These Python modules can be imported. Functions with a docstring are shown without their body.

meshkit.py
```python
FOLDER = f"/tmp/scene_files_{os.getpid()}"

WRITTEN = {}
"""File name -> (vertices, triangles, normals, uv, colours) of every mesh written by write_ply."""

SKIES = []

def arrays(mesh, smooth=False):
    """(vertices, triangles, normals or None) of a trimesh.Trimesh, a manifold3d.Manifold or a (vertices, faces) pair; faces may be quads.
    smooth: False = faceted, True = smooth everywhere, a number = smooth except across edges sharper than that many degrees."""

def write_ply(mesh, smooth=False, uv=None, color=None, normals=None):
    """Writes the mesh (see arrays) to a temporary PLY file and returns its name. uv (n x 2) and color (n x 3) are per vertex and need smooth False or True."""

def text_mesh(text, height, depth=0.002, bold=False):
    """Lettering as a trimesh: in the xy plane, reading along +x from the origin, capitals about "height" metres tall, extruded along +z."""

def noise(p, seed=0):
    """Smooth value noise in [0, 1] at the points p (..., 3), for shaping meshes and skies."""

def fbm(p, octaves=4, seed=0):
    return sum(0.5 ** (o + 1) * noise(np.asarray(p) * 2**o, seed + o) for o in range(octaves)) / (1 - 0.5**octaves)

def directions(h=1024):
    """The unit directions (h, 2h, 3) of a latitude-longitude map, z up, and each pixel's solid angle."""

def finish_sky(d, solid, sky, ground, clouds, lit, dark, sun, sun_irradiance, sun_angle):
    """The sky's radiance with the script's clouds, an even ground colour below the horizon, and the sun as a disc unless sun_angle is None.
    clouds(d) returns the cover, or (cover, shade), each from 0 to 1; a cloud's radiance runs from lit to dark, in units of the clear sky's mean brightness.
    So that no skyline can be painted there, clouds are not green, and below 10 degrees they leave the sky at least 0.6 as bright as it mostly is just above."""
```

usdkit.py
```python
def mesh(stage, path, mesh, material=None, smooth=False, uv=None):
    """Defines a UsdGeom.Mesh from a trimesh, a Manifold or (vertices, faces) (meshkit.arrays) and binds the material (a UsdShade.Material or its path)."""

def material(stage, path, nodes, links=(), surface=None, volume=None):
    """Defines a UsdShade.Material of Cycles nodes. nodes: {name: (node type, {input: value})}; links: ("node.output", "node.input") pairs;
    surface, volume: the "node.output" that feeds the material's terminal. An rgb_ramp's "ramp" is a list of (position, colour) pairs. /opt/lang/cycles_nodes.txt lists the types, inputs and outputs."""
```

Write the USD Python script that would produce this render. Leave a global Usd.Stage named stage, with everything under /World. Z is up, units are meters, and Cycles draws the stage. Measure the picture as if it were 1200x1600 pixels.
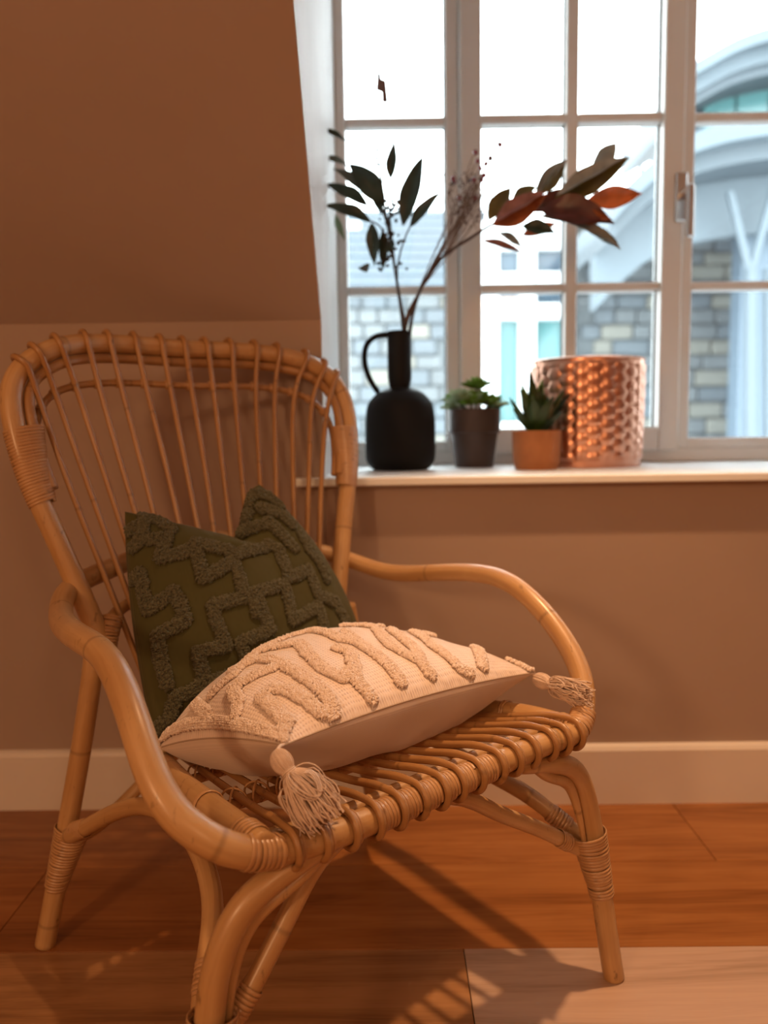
import math
import numpy as np, trimesh, usdkit
from scipy.interpolate import CubicSpline
from scipy.spatial import cKDTree
from pxr import Usd, UsdGeom, UsdLux, UsdShade, Gf, Sdf, Vt
import meshkit

stage = Usd.Stage.CreateInMemory()
UsdGeom.SetStageUpAxis(stage, UsdGeom.Tokens.z)
UsdGeom.SetStageMetersPerUnit(stage, 1.0)
UsdGeom.Xform.Define(stage, '/World')
UsdGeom.Scope.Define(stage, '/World/Looks')
rng = np.random.default_rng(7)

EXPOSURE = 0.0
SKY = 2.9
LAMPS = [('dormer_spot', (.477, 1.164, 2.3), 10.3, dict(cone=30, soft=.9)), ('room_lamp', (-1.3, -1.3, 1.5), 4.6, dict(radius=.15)), ('room_lamp_001', (.9, -1.8, 1.9), 2.1, dict(radius=.15))]

# ------------------------------------------------------------------ camera
FPX, PITCH, ROLL, YAW, EYE = 1222.0, .0976, -.0136, -.006, np.array([0, 0, .82])
cyw, syw, cpt, spt = math.cos(YAW), math.sin(YAW), math.cos(PITCH), math.sin(PITCH)
FW = np.array([syw * cpt, cyw * cpt, -spt])
_rt = np.array([cyw, -syw, 0.]); _up = np.cross(_rt, FW)
RT = math.cos(ROLL) * _rt + math.sin(ROLL) * _up
UP = -math.sin(ROLL) * _rt + math.cos(ROLL) * _up
cam = UsdGeom.Camera.Define(stage, '/World/camera')
m = np.eye(4); m[0, :3] = RT; m[1, :3] = UP; m[2, :3] = -FW; m[3, :3] = EYE
cam.AddTransformOp().Set(Gf.Matrix4d(*m.ravel().tolist()))
cam.CreateHorizontalApertureAttr(36.0); cam.CreateVerticalApertureAttr(48.0)
cam.CreateFocalLengthAttr(36.0 * FPX / 1200)
cam.CreateClippingRangeAttr(Gf.Vec2f(.05, 500))
cam.CreateFStopAttr(3.5); cam.CreateFocusDistanceAttr(1.0)
cam.CreateExposureAttr(EXPOSURE)

def at(px, py, y):
    """the point at depth y (metres from the camera) seen at a pixel of the photograph"""
    d = FW + RT * (px - 600) / FPX + UP * (800 - py) / FPX
    return EYE + d * (y / d[1])

# ------------------------------------------------------------------ light
def mat(name, nodes, links=(), surface='p.BSDF'):
    return usdkit.material(stage, '/World/Looks/' + name, nodes, links, surface=surface)

# overcast white sky outside the window
sky = UsdLux.DomeLight.Define(stage, '/World/sky')
sky.CreateIntensityAttr(1.0); sky.CreateColorAttr(Gf.Vec3f(*[SKY * c for c in (.93, 1.0, 1.03)]))

def lamp(name, p, power, radius=.03, col=(1, .56, .275), aim=None, cone=None, soft=.8):
    """a warm bulb; with a cone it is a ceiling spot"""
    l = UsdLux.SphereLight.Define(stage, '/World/' + name)
    l.CreateRadiusAttr(radius); l.CreateIntensityAttr(power / (math.pi * radius ** 2)); l.CreateColorAttr(Gf.Vec3f(*col))
    d = np.array([0, 0, -1.]) if aim is None else np.array(aim, float) - p
    d /= np.linalg.norm(d); z = -d; x = np.cross([0, 1, 0], z); x /= np.linalg.norm(x); y = np.cross(z, x)
    mm = np.eye(4); mm[0, :3] = x; mm[1, :3] = y; mm[2, :3] = z; mm[3, :3] = p
    l.AddTransformOp().Set(Gf.Matrix4d(*mm.ravel().tolist()))
    if cone:
        s = UsdLux.ShapingAPI.Apply(l.GetPrim()); s.CreateShapingConeAngleAttr(cone); s.CreateShapingConeSoftnessAttr(soft)
# a warm recessed spot in the dormer over the chair, a soft room lamp behind the camera on the left, and an unseen fill added to brighten the slope
for a in LAMPS:
    lamp(*a[:3], **a[3])
# ------------------------------------------------------------------ scene tree helpers
used = {}
def path_of(name, parent):
    base = parent or '/World'
    k = (base, name); n = used.get(k, 0); used[k] = n + 1
    return f'{base}/{name}' + (f'_{n:03d}' if n else '')

ORIGIN = {}
def thing(name, label, cat, loc=(0, 0, 0), group=None, kind=None):
    p = path_of(name, None)
    x = UsdGeom.Xform.Define(stage, p); x.AddTranslateOp().Set(Gf.Vec3d(*map(float, loc)))
    ORIGIN[p] = np.array(loc, float)
    say(x.GetPrim(), label, cat, group, kind)
    return p

def say(prim, label=None, cat=None, group=None, kind=None):
    for k, v in (('label', label), ('category', cat), ('group', group), ('kind', kind)):
        if v: prim.SetCustomDataByKey(k, v)

def top_of(p):
    return '/'.join(p.split('/')[:3])

def obj(name, geo, material, parent=None, smooth=True, label=None, cat=None, group=None, kind=None):
    """one Mesh prim; geo = trimesh or (v, f) or (v, f, uv), in world metres"""
    p = path_of(name, parent)
    uv = None
    if isinstance(geo, tuple) and len(geo) == 3:
        v, f, uv = geo
    elif isinstance(geo, tuple):
        v, f = geo
    else:
        v, f = np.array(geo.vertices), np.array(geo.faces)
    v = np.asarray(v, float)
    if parent: v = v - ORIGIN[top_of(parent)]
    if uv is not None and smooth is not False: smooth = True
    ms = usdkit.mesh(stage, p, (v, np.asarray(f)), '/World/Looks/' + material, smooth=smooth, uv=uv)
    say(ms.GetPrim(), label, cat, group, kind)
    return p

def structure(name, geo, material, parent=None, smooth=False):
    return obj(name, geo, material, parent, smooth, kind=None if parent else 'structure')

def struct_root(name):
    p = path_of(name, None); x = UsdGeom.Xform.Define(stage, p); ORIGIN[p] = np.zeros(3)
    say(x.GetPrim(), kind='structure'); return p

# ------------------------------------------------------------------ geometry helpers
def join(gs):
    V, F, n = [], [], 0
    uvs = []
    for g in gs:
        v, f = (np.asarray(g[0]), np.asarray(g[1])) if isinstance(g, tuple) else (np.array(g.vertices), np.array(g.faces))
        V.append(v); F.append(f + n); n += len(v)
        if isinstance(g, tuple) and len(g) == 3: uvs.append(g[2])
    if len(uvs) == len(gs): return np.vstack(V), np.vstack(F), np.vstack(uvs)
    return np.vstack(V), np.vstack(F)

def bevel_box(x0, x1, y0, y1, z0, z1, b=.002):
    """box with chamfered edges (hull of 24 points)"""
    pts = []
    for sx in (0, 1):
        for sy in (0, 1):
            for sz in (0, 1):
                c = np.array([(x0, x1)[sx], (y0, y1)[sy], (z0, z1)[sz]]); s = np.array([1 - 2 * sx, 1 - 2 * sy, 1 - 2 * sz]) * b
                for k in range(3):
                    d = s.copy(); d[k] = 0; pts.append(c + d)
    return trimesh.convex.convex_hull(np.array(pts))

def box(x0, x1, y0, y1, z0, z1):
    t = trimesh.creation.box([x1 - x0, y1 - y0, z1 - z0]); t.apply_translation([(x0 + x1) / 2, (y0 + y1) / 2, (z0 + z1) / 2]); return t

def prism(poly, axis_dir, base):
    raise NotImplementedError

def curve(cp, step=.006, n=None, closed=False):
    cp = np.asarray(cp, float)
    t = np.r_[0, np.cumsum(np.linalg.norm(np.diff(cp, axis=0), axis=1) ** .5)]
    s = CubicSpline(t, cp, bc_type='periodic' if closed else 'not-a-knot' if len(cp) > 3 else 'natural')
    P = s(np.linspace(0, t[-1], 400))
    L = np.r_[0, np.cumsum(np.linalg.norm(np.diff(P, axis=0), axis=1))]
    n = n or max(4, int(L[-1] / step))
    u = np.linspace(0, L[-1], n)
    return np.stack([np.interp(u, L, P[:, k]) for k in range(3)], 1)

def soft(pts, it=3, step=.005):
    """a polyline with its corners cut (no overshoot), resampled"""
    P = np.asarray(pts, float)
    for _ in range(it):
        Q = np.empty((2 * len(P) - 2, P.shape[1])); Q[0::2] = .75 * P[:-1] + .25 * P[1:]; Q[1::2] = .25 * P[:-1] + .75 * P[1:]; P = np.vstack([P[:1], Q, P[-1:]])
    L = np.r_[0, np.cumsum(np.linalg.norm(np.diff(P, axis=0), axis=1))]; u = np.linspace(0, L[-1], max(5, int(L[-1] / step)))
    return np.stack([np.interp(u, L, P[:, k]) for k in range(P.shape[1])], 1)

def frames(P, ref=None, closed=False):
    T = np.gradient(P, axis=0)
    if closed: T[0] = T[-1] = P[1] - P[-2]
    T /= np.linalg.norm(T, axis=1, keepdims=True) + 1e-12
    if ref is not None:
        ref = np.broadcast_to(np.asarray(ref, float), P.shape)
        N = ref - (ref * T).sum(1, keepdims=True) * T; N /= np.linalg.norm(N, axis=1, keepdims=True) + 1e-12
    else:
        N = np.zeros_like(P); a = np.array([0, 0, 1.]) if abs(T[0, 2]) < .8 else np.array([1., 0, 0])
        N[0] = a - a @ T[0] * T[0]; N[0] /= np.linalg.norm(N[0])
        for i in range(1, len(P)):
            v = N[i - 1] - N[i - 1] @ T[i] * T[i]; N[i] = v / np.linalg.norm(v)
    return T, N, np.cross(T, N)

def tube(P, r, seg=16, cap=True, closed=False, ref=None, flat=1.0):
    """swept tube, uv = (metres along, turn); r scalar or per point; flat scales the second axis"""
    P = np.asarray(P, float); n = len(P); r = np.broadcast_to(r, n).astype(float)
    T, N, B = frames(P, ref, closed)
    L = np.r_[0, np.cumsum(np.linalg.norm(np.diff(P, axis=0), axis=1))]
    rings = [(P[i], T[i], r[i], L[i], i) for i in range(n)]
    if cap and not closed:
        rings = [(P[0] - T[0] * r[0] * .0, T[0], r[0] * .02, L[0] - r[0], 0), (P[0], T[0], r[0] * .75, L[0] - r[0] * .2, 0)] + [(P[0] + T[0] * r[0] * .12, T[0], r[0], L[0], 0)] + rings[1:-1] + [(P[-1] - T[-1] * r[-1] * .12, T[-1], r[-1], L[-1], n - 1), (P[-1], T[-1], r[-1] * .75, L[-1] + r[-1] * .2, n - 1), (P[-1], T[-1], r[-1] * .02, L[-1] + r[-1], n - 1)]
    a = np.linspace(0, 2 * np.pi, seg + 1); ca, sa = np.cos(a), np.sin(a)
    V = np.concatenate([p + rr * (ca[:, None] * N[i] + flat * sa[:, None] * B[i]) for p, t, rr, l, i in rings])
    UV = np.concatenate([np.stack([np.full(seg + 1, l), a / (2 * np.pi)], 1) for p, t, rr, l, i in rings])
    m_, s1 = len(rings), seg + 1
    i, j = np.meshgrid(np.arange(m_ - 1), np.arange(seg), indexing='ij'); q = (i * s1 + j).ravel()
    F = np.vstack([np.stack([q, q + 1, q + s1 + 1], 1), np.stack([q, q + s1 + 1, q + s1], 1)])
    F = F[:, [0, 2, 1]] if False else F
    return V, F, UV

def coil(P, ra, rb=None, ref=None, pitch=.0046, w=.0022, h=.0008, off=0.0, start=0.0, wob=0.0, seed=0):
    """a strand wound round the path P: strand half-width w, half-height h; section of the core is an ellipse ra x rb moved by off along ref"""
    P = curve(P, n=200); rb = ra if rb is None else rb
    L = np.r_[0, np.cumsum(np.linalg.norm(np.diff(P, axis=0), axis=1))]
    turns = L[-1] / pitch; n = int(turns * 18) + 2
    u = np.linspace(0, L[-1], n); th = start + np.linspace(0, turns * 2 * np.pi, n)
    T, N, B = frames(P, ref)
    g = lambda A: np.stack([np.interp(u, L, A[:, k]) for k in range(3)], 1)
    C, N, B, T = g(P), g(N), g(B), g(T)
    R = np.interp(u, np.linspace(0, L[-1], len(np.atleast_1d(ra))), np.atleast_1d(ra)) if np.ndim(ra) else np.full(n, ra)
    Rb = np.interp(u, np.linspace(0, L[-1], len(np.atleast_1d(rb))), np.atleast_1d(rb)) if np.ndim(rb) else np.full(n, rb)
    off = np.interp(u, np.linspace(0, L[-1], len(np.atleast_1d(off))), np.atleast_1d(off)) if np.ndim(off) else np.full(n, off)
    w1 = meshkit.noise(np.stack([th * .35, th * 0 + seed, th * 0], 1), seed) * 2 - 1
    out = np.cos(th)[:, None] * N * (R + h * .7 + wob * .25 * w1)[:, None] + np.sin(th)[:, None] * B * (Rb + h * .7 + wob * .25 * w1)[:, None]
    Q = C + N * off[:, None] + out + T * (wob * w1)[:, None]
    nrm = out / np.linalg.norm(out, axis=1, keepdims=True)
    return tube(Q, h, 6, True, ref=nrm, flat=w / h)

def ring(C, axis, R, r, seg=22, sec=8):
    axis = np.asarray(axis, float) / np.linalg.norm(axis)
    a = np.array([0, 0, 1.]) if abs(axis[2]) < .8 else np.array([1., 0, 0]); n = a - a @ axis * axis; n /= np.linalg.norm(n); b = np.cross(axis, n)
    th = np.linspace(0, 2 * np.pi, seg + 1)
    P = np.asarray(C) + R * (np.cos(th)[:, None] * n + np.sin(th)[:, None] * b)
    return tube(P, r, sec, False, True, ref=P - C)

def lathe(prof, C, seg=64):
    """prof: (r, z) from bottom to top"""
    prof = np.asarray(prof, float); a = np.linspace(0, 2 * np.pi, seg + 1)
    V = np.stack([np.outer(prof[:, 0], np.cos(a)), np.outer(prof[:, 0], np.sin(a)), np.repeat(prof[:, 1:2], seg + 1, 1)], -1).reshape(-1, 3) + C
    L = np.r_[0, np.cumsum(np.linalg.norm(np.diff(prof, axis=0), axis=1))]
    UV = np.stack([np.repeat(L, seg + 1), np.tile(a / (2 * np.pi), len(prof))], 1)
    i, j = np.meshgrid(np.arange(len(prof) - 1), np.arange(seg), indexing='ij'); q = (i * (seg + 1) + j).ravel(); s1 = seg + 1
    return V, np.vstack([np.stack([q, q + 1, q + s1 + 1], 1), np.stack([q, q + s1 + 1, q + s1], 1)]), UV

def rounded(points, r=.004, n=4):
    """profile with rounded corners"""
    P = [np.array(p, float) for p in points]; out = [P[0]]
    for a, b, c in zip(P[:-2], P[1:-1], P[2:]):
        da, dc = a - b, c - b; la, lc = np.linalg.norm(da), np.linalg.norm(dc); k = min(r, la * .45, lc * .45)
        p, q = b + da / la * k, b + dc / lc * k
        for t in np.linspace(0, 1, n + 1): out.append((1 - t) ** 2 * p + 2 * t * (1 - t) * b + t * t * q)
    return np.array(out + [P[-1]])

def grid_faces(nu, nv, flip=False):
    i, j = np.meshgrid(np.arange(nu - 1), np.arange(nv - 1), indexing='ij'); q = (i * nv + j).ravel()
    F = np.vstack([np.stack([q, q + nv, q + nv + 1], 1), np.stack([q, q + nv + 1, q + 1], 1)])
    return F[:, ::-1] if flip else F

def leaf(base, tip, width, normal, bend=.15, fold=.25, nu=12, nv=6, peak=.42, thick=.0006, twist=0.0, curl=0.0):
    """a leaf blade with thickness from base to tip, folded along the midrib"""
    base, tip = np.asarray(base, float), np.asarray(tip, float); d = tip - base; L = np.linalg.norm(d); t = d / L
    n = np.asarray(normal, float); n = n - n @ t * t; n /= np.linalg.norm(n); b = np.cross(t, n)
    u = np.linspace(0, 1, nu); v = np.linspace(-1, 1, nv + 1)
    prof = np.where(u < peak, np.sin(u / peak * np.pi / 2) ** .8, np.clip(1 - ((u - peak) / (1 - peak)) ** 1.65, 0, 1) ** 1.1); prof = np.maximum(prof, .03)
    U, W = np.meshgrid(u, v, indexing='ij'); hw = width / 2 * prof[:, None]
    an = twist * U; x, y = W * hw, np.abs(W) * hw * fold * 2 + bend * L * (U * (1 - U)) * 2 - curl * L * U ** 2
    y = y + .03 * width * np.sin(U * 14 + 3 * W)
    P = base + U[..., None] * d + (x * np.cos(an))[..., None] * b + (y + x * np.sin(an))[..., None] * n
    top = P.reshape(-1, 3); nrm = np.broadcast_to(n, top.shape); low = top - nrm * thick
    F = grid_faces(nu, nv + 1); k = len(top)
    return np.vstack([top, low]), np.vstack([F, F[:, ::-1] + k])
# ------------------------------------------------------------------ materials
def simple(name, col, rough=.6, vary=.0, scale=8, bump=0.0, bscale=60, metallic=0.0, spec=.5, extra=None, col2=None, stretch=(1, 1, 1), dist=.002, detail=4):
    """principled with an optional noise between two tones and a noise bump, in world metres"""
    n = {'p': ('principled_bsdf', dict(roughness=rough, metallic=metallic, specular_ior_level=spec, **(extra or {}))), 'g': ('geometry', {})}
    l = []
    if vary or col2 is not None:
        c2 = col2 if col2 is not None else tuple(c * (1 - vary) for c in col)
        n['mp'] = ('mapping', {'scale': tuple(scale * s for s in stretch)})
        n['nz'] = ('noise_texture', {'scale': 1.0, 'detail': detail, 'roughness': .6})
        n['rp'] = ('rgb_ramp', {'ramp': [(.3, c2), (.7, col)]})
        l += [('g.position', 'mp.vector'), ('mp.vector', 'nz.vector'), ('nz.fac', 'rp.fac'), ('rp.color', 'p.base_color')]
    else:
        n['p'][1]['base_color'] = col
    if bump:
        n['nb'] = ('noise_texture', {'scale': bscale, 'detail': 4.0}); n['b'] = ('bump', {'strength': bump, 'distance': dist})
        l += [('g.position', 'nb.vector'), ('nb.fac', 'b.height'), ('b.normal', 'p.normal')]
    return mat(name, n, l)

def rattan(name, light, dark, rough=.38, streak=1.0, coat=.25):
    """peeled, varnished cane: streaks along its length (uv x), darker nodes now and then, brown flecks"""
    n = {'uv': ('uvmap', {'attribute': 'st'}), 'o': ('object_info', {}), 'g': ('geometry', {}),
         'm1': ('mapping', {'scale': (5.0, 9.0, 1.0)}), 'n1': ('noise_texture', {'scale': 1.0, 'detail': 5.0, 'roughness': .6}),
         'n2': ('noise_texture', {'scale': 9.0, 'detail': 3.0}),
         'm3': ('mapping', {'scale': (3.0, 1.0, 1.0)}), 'n3': ('noise_texture', {'scale': 26.0, 'detail': 5.0, 'roughness': .7}),
         'a': ('math', {'math_type': 'multiply_add', 'value2': .55, 'value3': .0}), 'b': ('math', {'math_type': 'multiply_add', 'value2': .45}),
         'r': ('rgb_ramp', {'ramp': [(.30, dark), (.5, tuple((a + b) / 2 for a, b in zip(light, dark))), (.66, light)]}),
         'fr': ('rgb_ramp', {'ramp': [(.62, (0, 0, 0)), (.71, (1, 1, 1))]}),
         'fl': ('mix', {'mix_type': 'mix', 'color2': tuple(c * .42 for c in dark)}), 'fk': ('math', {'math_type': 'multiply', 'value2': .75 * streak}),
         's': ('separate_xyz', {}), 'sx': ('math', {'math_type': 'multiply_add', 'value2': 3.4}), 'fx': ('math', {'math_type': 'fraction'}),
         'nr': ('rgb_ramp', {'ramp': [(0, (0, 0, 0)), (.485, (0, 0, 0)), (.497, (1, 1, 1)), (.503, (1, 1, 1)), (.512, (0, 0, 0)), (1, (0, 0, 0))]}),
         'nk': ('math', {'math_type': 'multiply', 'value2': .42}), 'nm': ('mix', {'mix_type': 'mix', 'color2': tuple(c * .35 for c in dark)}),
         'bp': ('bump', {'strength': .22, 'distance': .0012}),
         'p': ('principled_bsdf', {'roughness': rough, 'coat_weight': coat, 'coat_roughness': .22, 'specular_ior_level': .45})}
    l = [('uv.UV', 'm1.vector'), ('m1.vector', 'n1.vector'), ('g.position', 'n2.vector'), ('n1.fac', 'a.value1'), ('n2.fac', 'b.value1'), ('a.value', 'b.value3'), ('b.value', 'r.fac'),
         ('g.position', 'm3.vector'), ('m3.vector', 'n3.vector'), ('n3.fac', 'fr.fac'), ('fr.color', 'fk.value1'), ('fk.value', 'fl.fac'), ('r.color', 'fl.color1'),
         ('uv.UV', 's.vector'), ('s.x', 'sx.value1'), ('o.random', 'sx.value3'), ('sx.value', 'fx.value1'), ('fx.value', 'nr.fac'), ('nr.color', 'nk.value1'), ('nk.value', 'nm.fac'), ('fl.color', 'nm.color1'),
         ('nm.color', 'p.base_color'), ('n1.fac', 'bp.height'), ('bp.normal', 'p.normal')]
    return mat(name, n, l)

rattan('cane_pole', (.62, .385, .180), (.42, .225, .085))
rattan('cane_thin', (.47, .255, .10), (.31, .15, .052), rough=.42)
rattan('cane_strip', (.60, .36, .18), (.39, .20, .08), rough=.40, coat=.35)

# walls: sand-pink limewash; trim and window: white paint
simple('wall_paint', (.42, .315, .255), .85, .06, 3, .12, 90)
simple('reveal_paint', (.82, .83, .83), .6, .08, 6, .15, 40)
simple('ceiling_paint', (.70, .66, .62), .9)
simple('trim_paint', (.78, .71, .64), .45, .03, 5, .05, 120)
simple('frame_paint', (.73, .73, .71), .38, .03, 6)
simple('sill_paint', (.90, .94, .95), .5, .04, 7)
simple('gasket', (.05, .055, .06), .6)  # near-black for the strips of shade at the pane edges
simple('steel', (.60, .60, .60), .28, metallic=1.0)
simple('black_glaze', (.007, .007, .0075), .6, bump=.25, bscale=260, dist=.0006, spec=.2)
simple('dark_clay', (.062, .040, .034), .55, .25, 30, .1, 200)
simple('terracotta', (.43, .155, .042), .62, .2, 25, .12, 180)
simple('soil', (.03, .02, .015), .95, .5, 90, .6, 200)
simple('copper', (.72, .38, .26), .27, metallic=1.0, bump=.08, bscale=120, dist=.001)
simple('copper_inside', (.55, .30, .20), .45, metallic=1.0)
simple('ornament_wood', (.16, .09, .07), .5)
simple('thread', (.55, .52, .48), .8)
simple('street', (.30, .31, .32), .9)

# window glass
mat('pane_glass', {'f': ('fresnel', {'IOR': 1.45}), 'k': ('math', {'math_type': 'multiply', 'value2': .8}), 't': ('transparent_bsdf', {'color': (.96, .985, .985)}), 'g': ('glossy_bsdf', {'roughness': .0, 'color': (1, 1, 1)}), 'm': ('mix_closure', {})},
    [('f.fac', 'k.value1'), ('k.value', 'm.fac'), ('t.BSDF', 'm.closure1'), ('g.BSDF', 'm.closure2')], 'm.closure')
mat('far_glass', {'p': ('principled_bsdf', {'base_color': (.06, .16, .165), 'roughness': .15})})
mat('dark_glass', {'p': ('principled_bsdf', {'base_color': (.06, .09, .12), 'roughness': .12})})

# oak boards: long grain along x, per-board tone from the object's random number
def oak(name, light, dark):
    n = {'g': ('geometry', {}), 'o': ('object_info', {}), 'cx': ('combine_xyz', {}), 'rx': ('math', {'math_type': 'multiply', 'value2': 37.0}), 'ad': ('vector_math', {'math_type': 'add'}),
         'm1': ('mapping', {'scale': (1.6, 15.0, 4.0)}), 'n1': ('noise_texture', {'scale': 1.0, 'detail': 6.0, 'roughness': .62, 'distortion': .9}),
         'm2': ('mapping', {'scale': (7.0, 160.0, 8.0)}), 'n2': ('noise_texture', {'scale': 1.0, 'detail': 3.0}),
         'm3': ('mapping', {'scale': (1.2, 4.2, 1.0)}), 'v': ('voronoi_texture', {'scale': 1.0, 'randomness': 1.0}), 'vr': ('math', {'math_type': 'multiply', 'value2': 46.0}), 'vd': ('math', {'math_type': 'multiply_add', 'value2': 9.0}), 'vs': ('math', {'math_type': 'sine'}), 'vf': ('rgb_ramp', {'ramp': [(.0, (1, 1, 1)), (.16, (.35, .35, .35)), (.30, (0, 0, 0))]}),
         'vm': ('math', {'math_type': 'multiply'}), 'vk': ('math', {'math_type': 'multiply', 'value2': .06}),
         's1': ('math', {'math_type': 'multiply_add', 'value2': .75}), 's2': ('math', {'math_type': 'multiply_add', 'value2': .18}), 's3': ('math', {'math_type': 'add'}),
         'r': ('rgb_ramp', {'ramp': [(.34, tuple(c * .85 for c in dark)), (.48, tuple(.55 * a + .45 * b for a, b in zip(light, dark))), (.62, light)]}),
         'tn': ('math', {'math_type': 'multiply_add', 'value2': .22, 'value3': .88}), 'mx': ('vector_math', {'math_type': 'scale'}),
         'bp': ('bump', {'strength': .25, 'distance': .0008}), 'rr': ('math', {'math_type': 'multiply_add', 'value2': .14, 'value3': .17}),
         'p': ('principled_bsdf', {'specular_ior_level': .4})}
    l = [('o.random', 'rx.value1'), ('rx.value', 'cx.x'), ('rx.value', 'cx.z'), ('g.position', 'ad.vector1'), ('cx.vector', 'ad.vector2'), ('ad.vector', 'm1.vector'), ('ad.vector', 'm2.vector'), ('ad.vector', 'm3.vector'),
         ('m1.vector', 'n1.vector'), ('m2.vector', 'n2.vector'), ('m3.vector', 'v.vector'), ('v.distance', 'vr.value1'), ('n1.fac', 'vd.value1'), ('vr.value', 'vd.value3'), ('vd.value', 'vs.value1'), ('v.distance', 'vf.fac'), ('vs.value', 'vm.value1'), ('vf.color', 'vm.value2'), ('vm.value', 'vk.value1'),
         ('n1.fac', 's1.value1'), ('n2.fac', 's2.value1'), ('vk.value', 's1.value3'), ('s1.value', 's2.value3'), ('s2.value', 'r.fac'),
         ('o.random', 'tn.value1'), ('tn.value', 'mx.scale'), ('r.color', 'mx.vector1'), ('mx.vector', 'p.base_color'), ('n1.fac', 'rr.value1'), ('rr.value', 'p.roughness'), ('n2.fac', 'bp.height'), ('bp.normal', 'p.normal')]
    return mat(name, n, l)
oak('oak_board', (.43, .175, .050), (.26, .088, .021))
oak('oak_board_glare', (.60, .42, .315), (.44, .30, .22))  # window glare on the near row, put into the base colour
oak('oak_board_half_glare', (.46, .235, .10), (.30, .145, .06))  # weaker glare left of the joint, also put into the colour
simple('board_gap', (.07, .035, .016), .8)

# cushion cloths (uv in metres)
def weave(name, c1, c2, fx, fy, strength, rough=.9, dist=.0008, slub=.5, sheen=.3):
    n = {'uv': ('uvmap', {'attribute': 'st'}), 's': ('separate_xyz', {}), 'mu': ('mapping', {'scale': (60, 60, 60)}), 'nw': ('noise_texture', {'scale': 1.0, 'detail': 2.0}),
         'ax': ('math', {'math_type': 'multiply_add', 'value2': fx}), 'ay': ('math', {'math_type': 'multiply_add', 'value2': fy}), 'wx': ('math', {'math_type': 'multiply', 'value2': slub * 6}),
         'sx': ('math', {'math_type': 'sine'}), 'sy': ('math', {'math_type': 'sine'}), 'm': ('math', {'math_type': 'add'}), 'ab': ('math', {'math_type': 'multiply_add', 'value2': .25, 'value3': .45}),
         'ms': ('mapping', {'scale': (260, 30, 1)}), 'ns': ('noise_texture', {'scale': 1.0, 'detail': 3.0}), 'h': ('math', {'math_type': 'multiply_add', 'value2': slub}),
         'r': ('rgb_ramp', {'ramp': [(.25, c2), (.85, c1)]}), 'b': ('bump', {'strength': strength, 'distance': dist}),
         'p': ('principled_bsdf', {'roughness': rough, 'specular_ior_level': .15, 'sheen_weight': sheen, 'sheen_roughness': .5})}
    l = [('uv.UV', 's.vector'), ('uv.UV', 'mu.vector'), ('mu.vector', 'nw.vector'), ('nw.fac', 'wx.value1'), ('s.x', 'ax.value1'), ('s.y', 'ay.value1'), ('wx.value', 'ax.value3'), ('wx.value', 'ay.value3'), ('ax.value', 'sx.value1'), ('ay.value', 'sy.value1'), ('sx.value', 'm.value1'), ('sy.value', 'm.value2'), ('m.value', 'ab.value1'),
         ('uv.UV', 'ms.vector'), ('ms.vector', 'ns.vector'), ('ns.fac', 'h.value1'), ('ab.value', 'h.value3'), ('h.value', 'r.fac'), ('h.value', 'b.height'), ('r.color', 'p.base_color'), ('b.normal', 'p.normal')]
    return mat(name, n, l)
weave('cream_slub', (.84, .70, .61), (.58, .44, .37), 1500, 1150, .9, slub=.9)
weave('cream_cotton', (.74, .60, .50), (.66, .53, .44), 5200, 5200, .15, slub=.2)
weave('green_felt', (.088, .082, .030), (.052, .049, .016), 4200, 4200, .25, slub=.4, sheen=.15)
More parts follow.
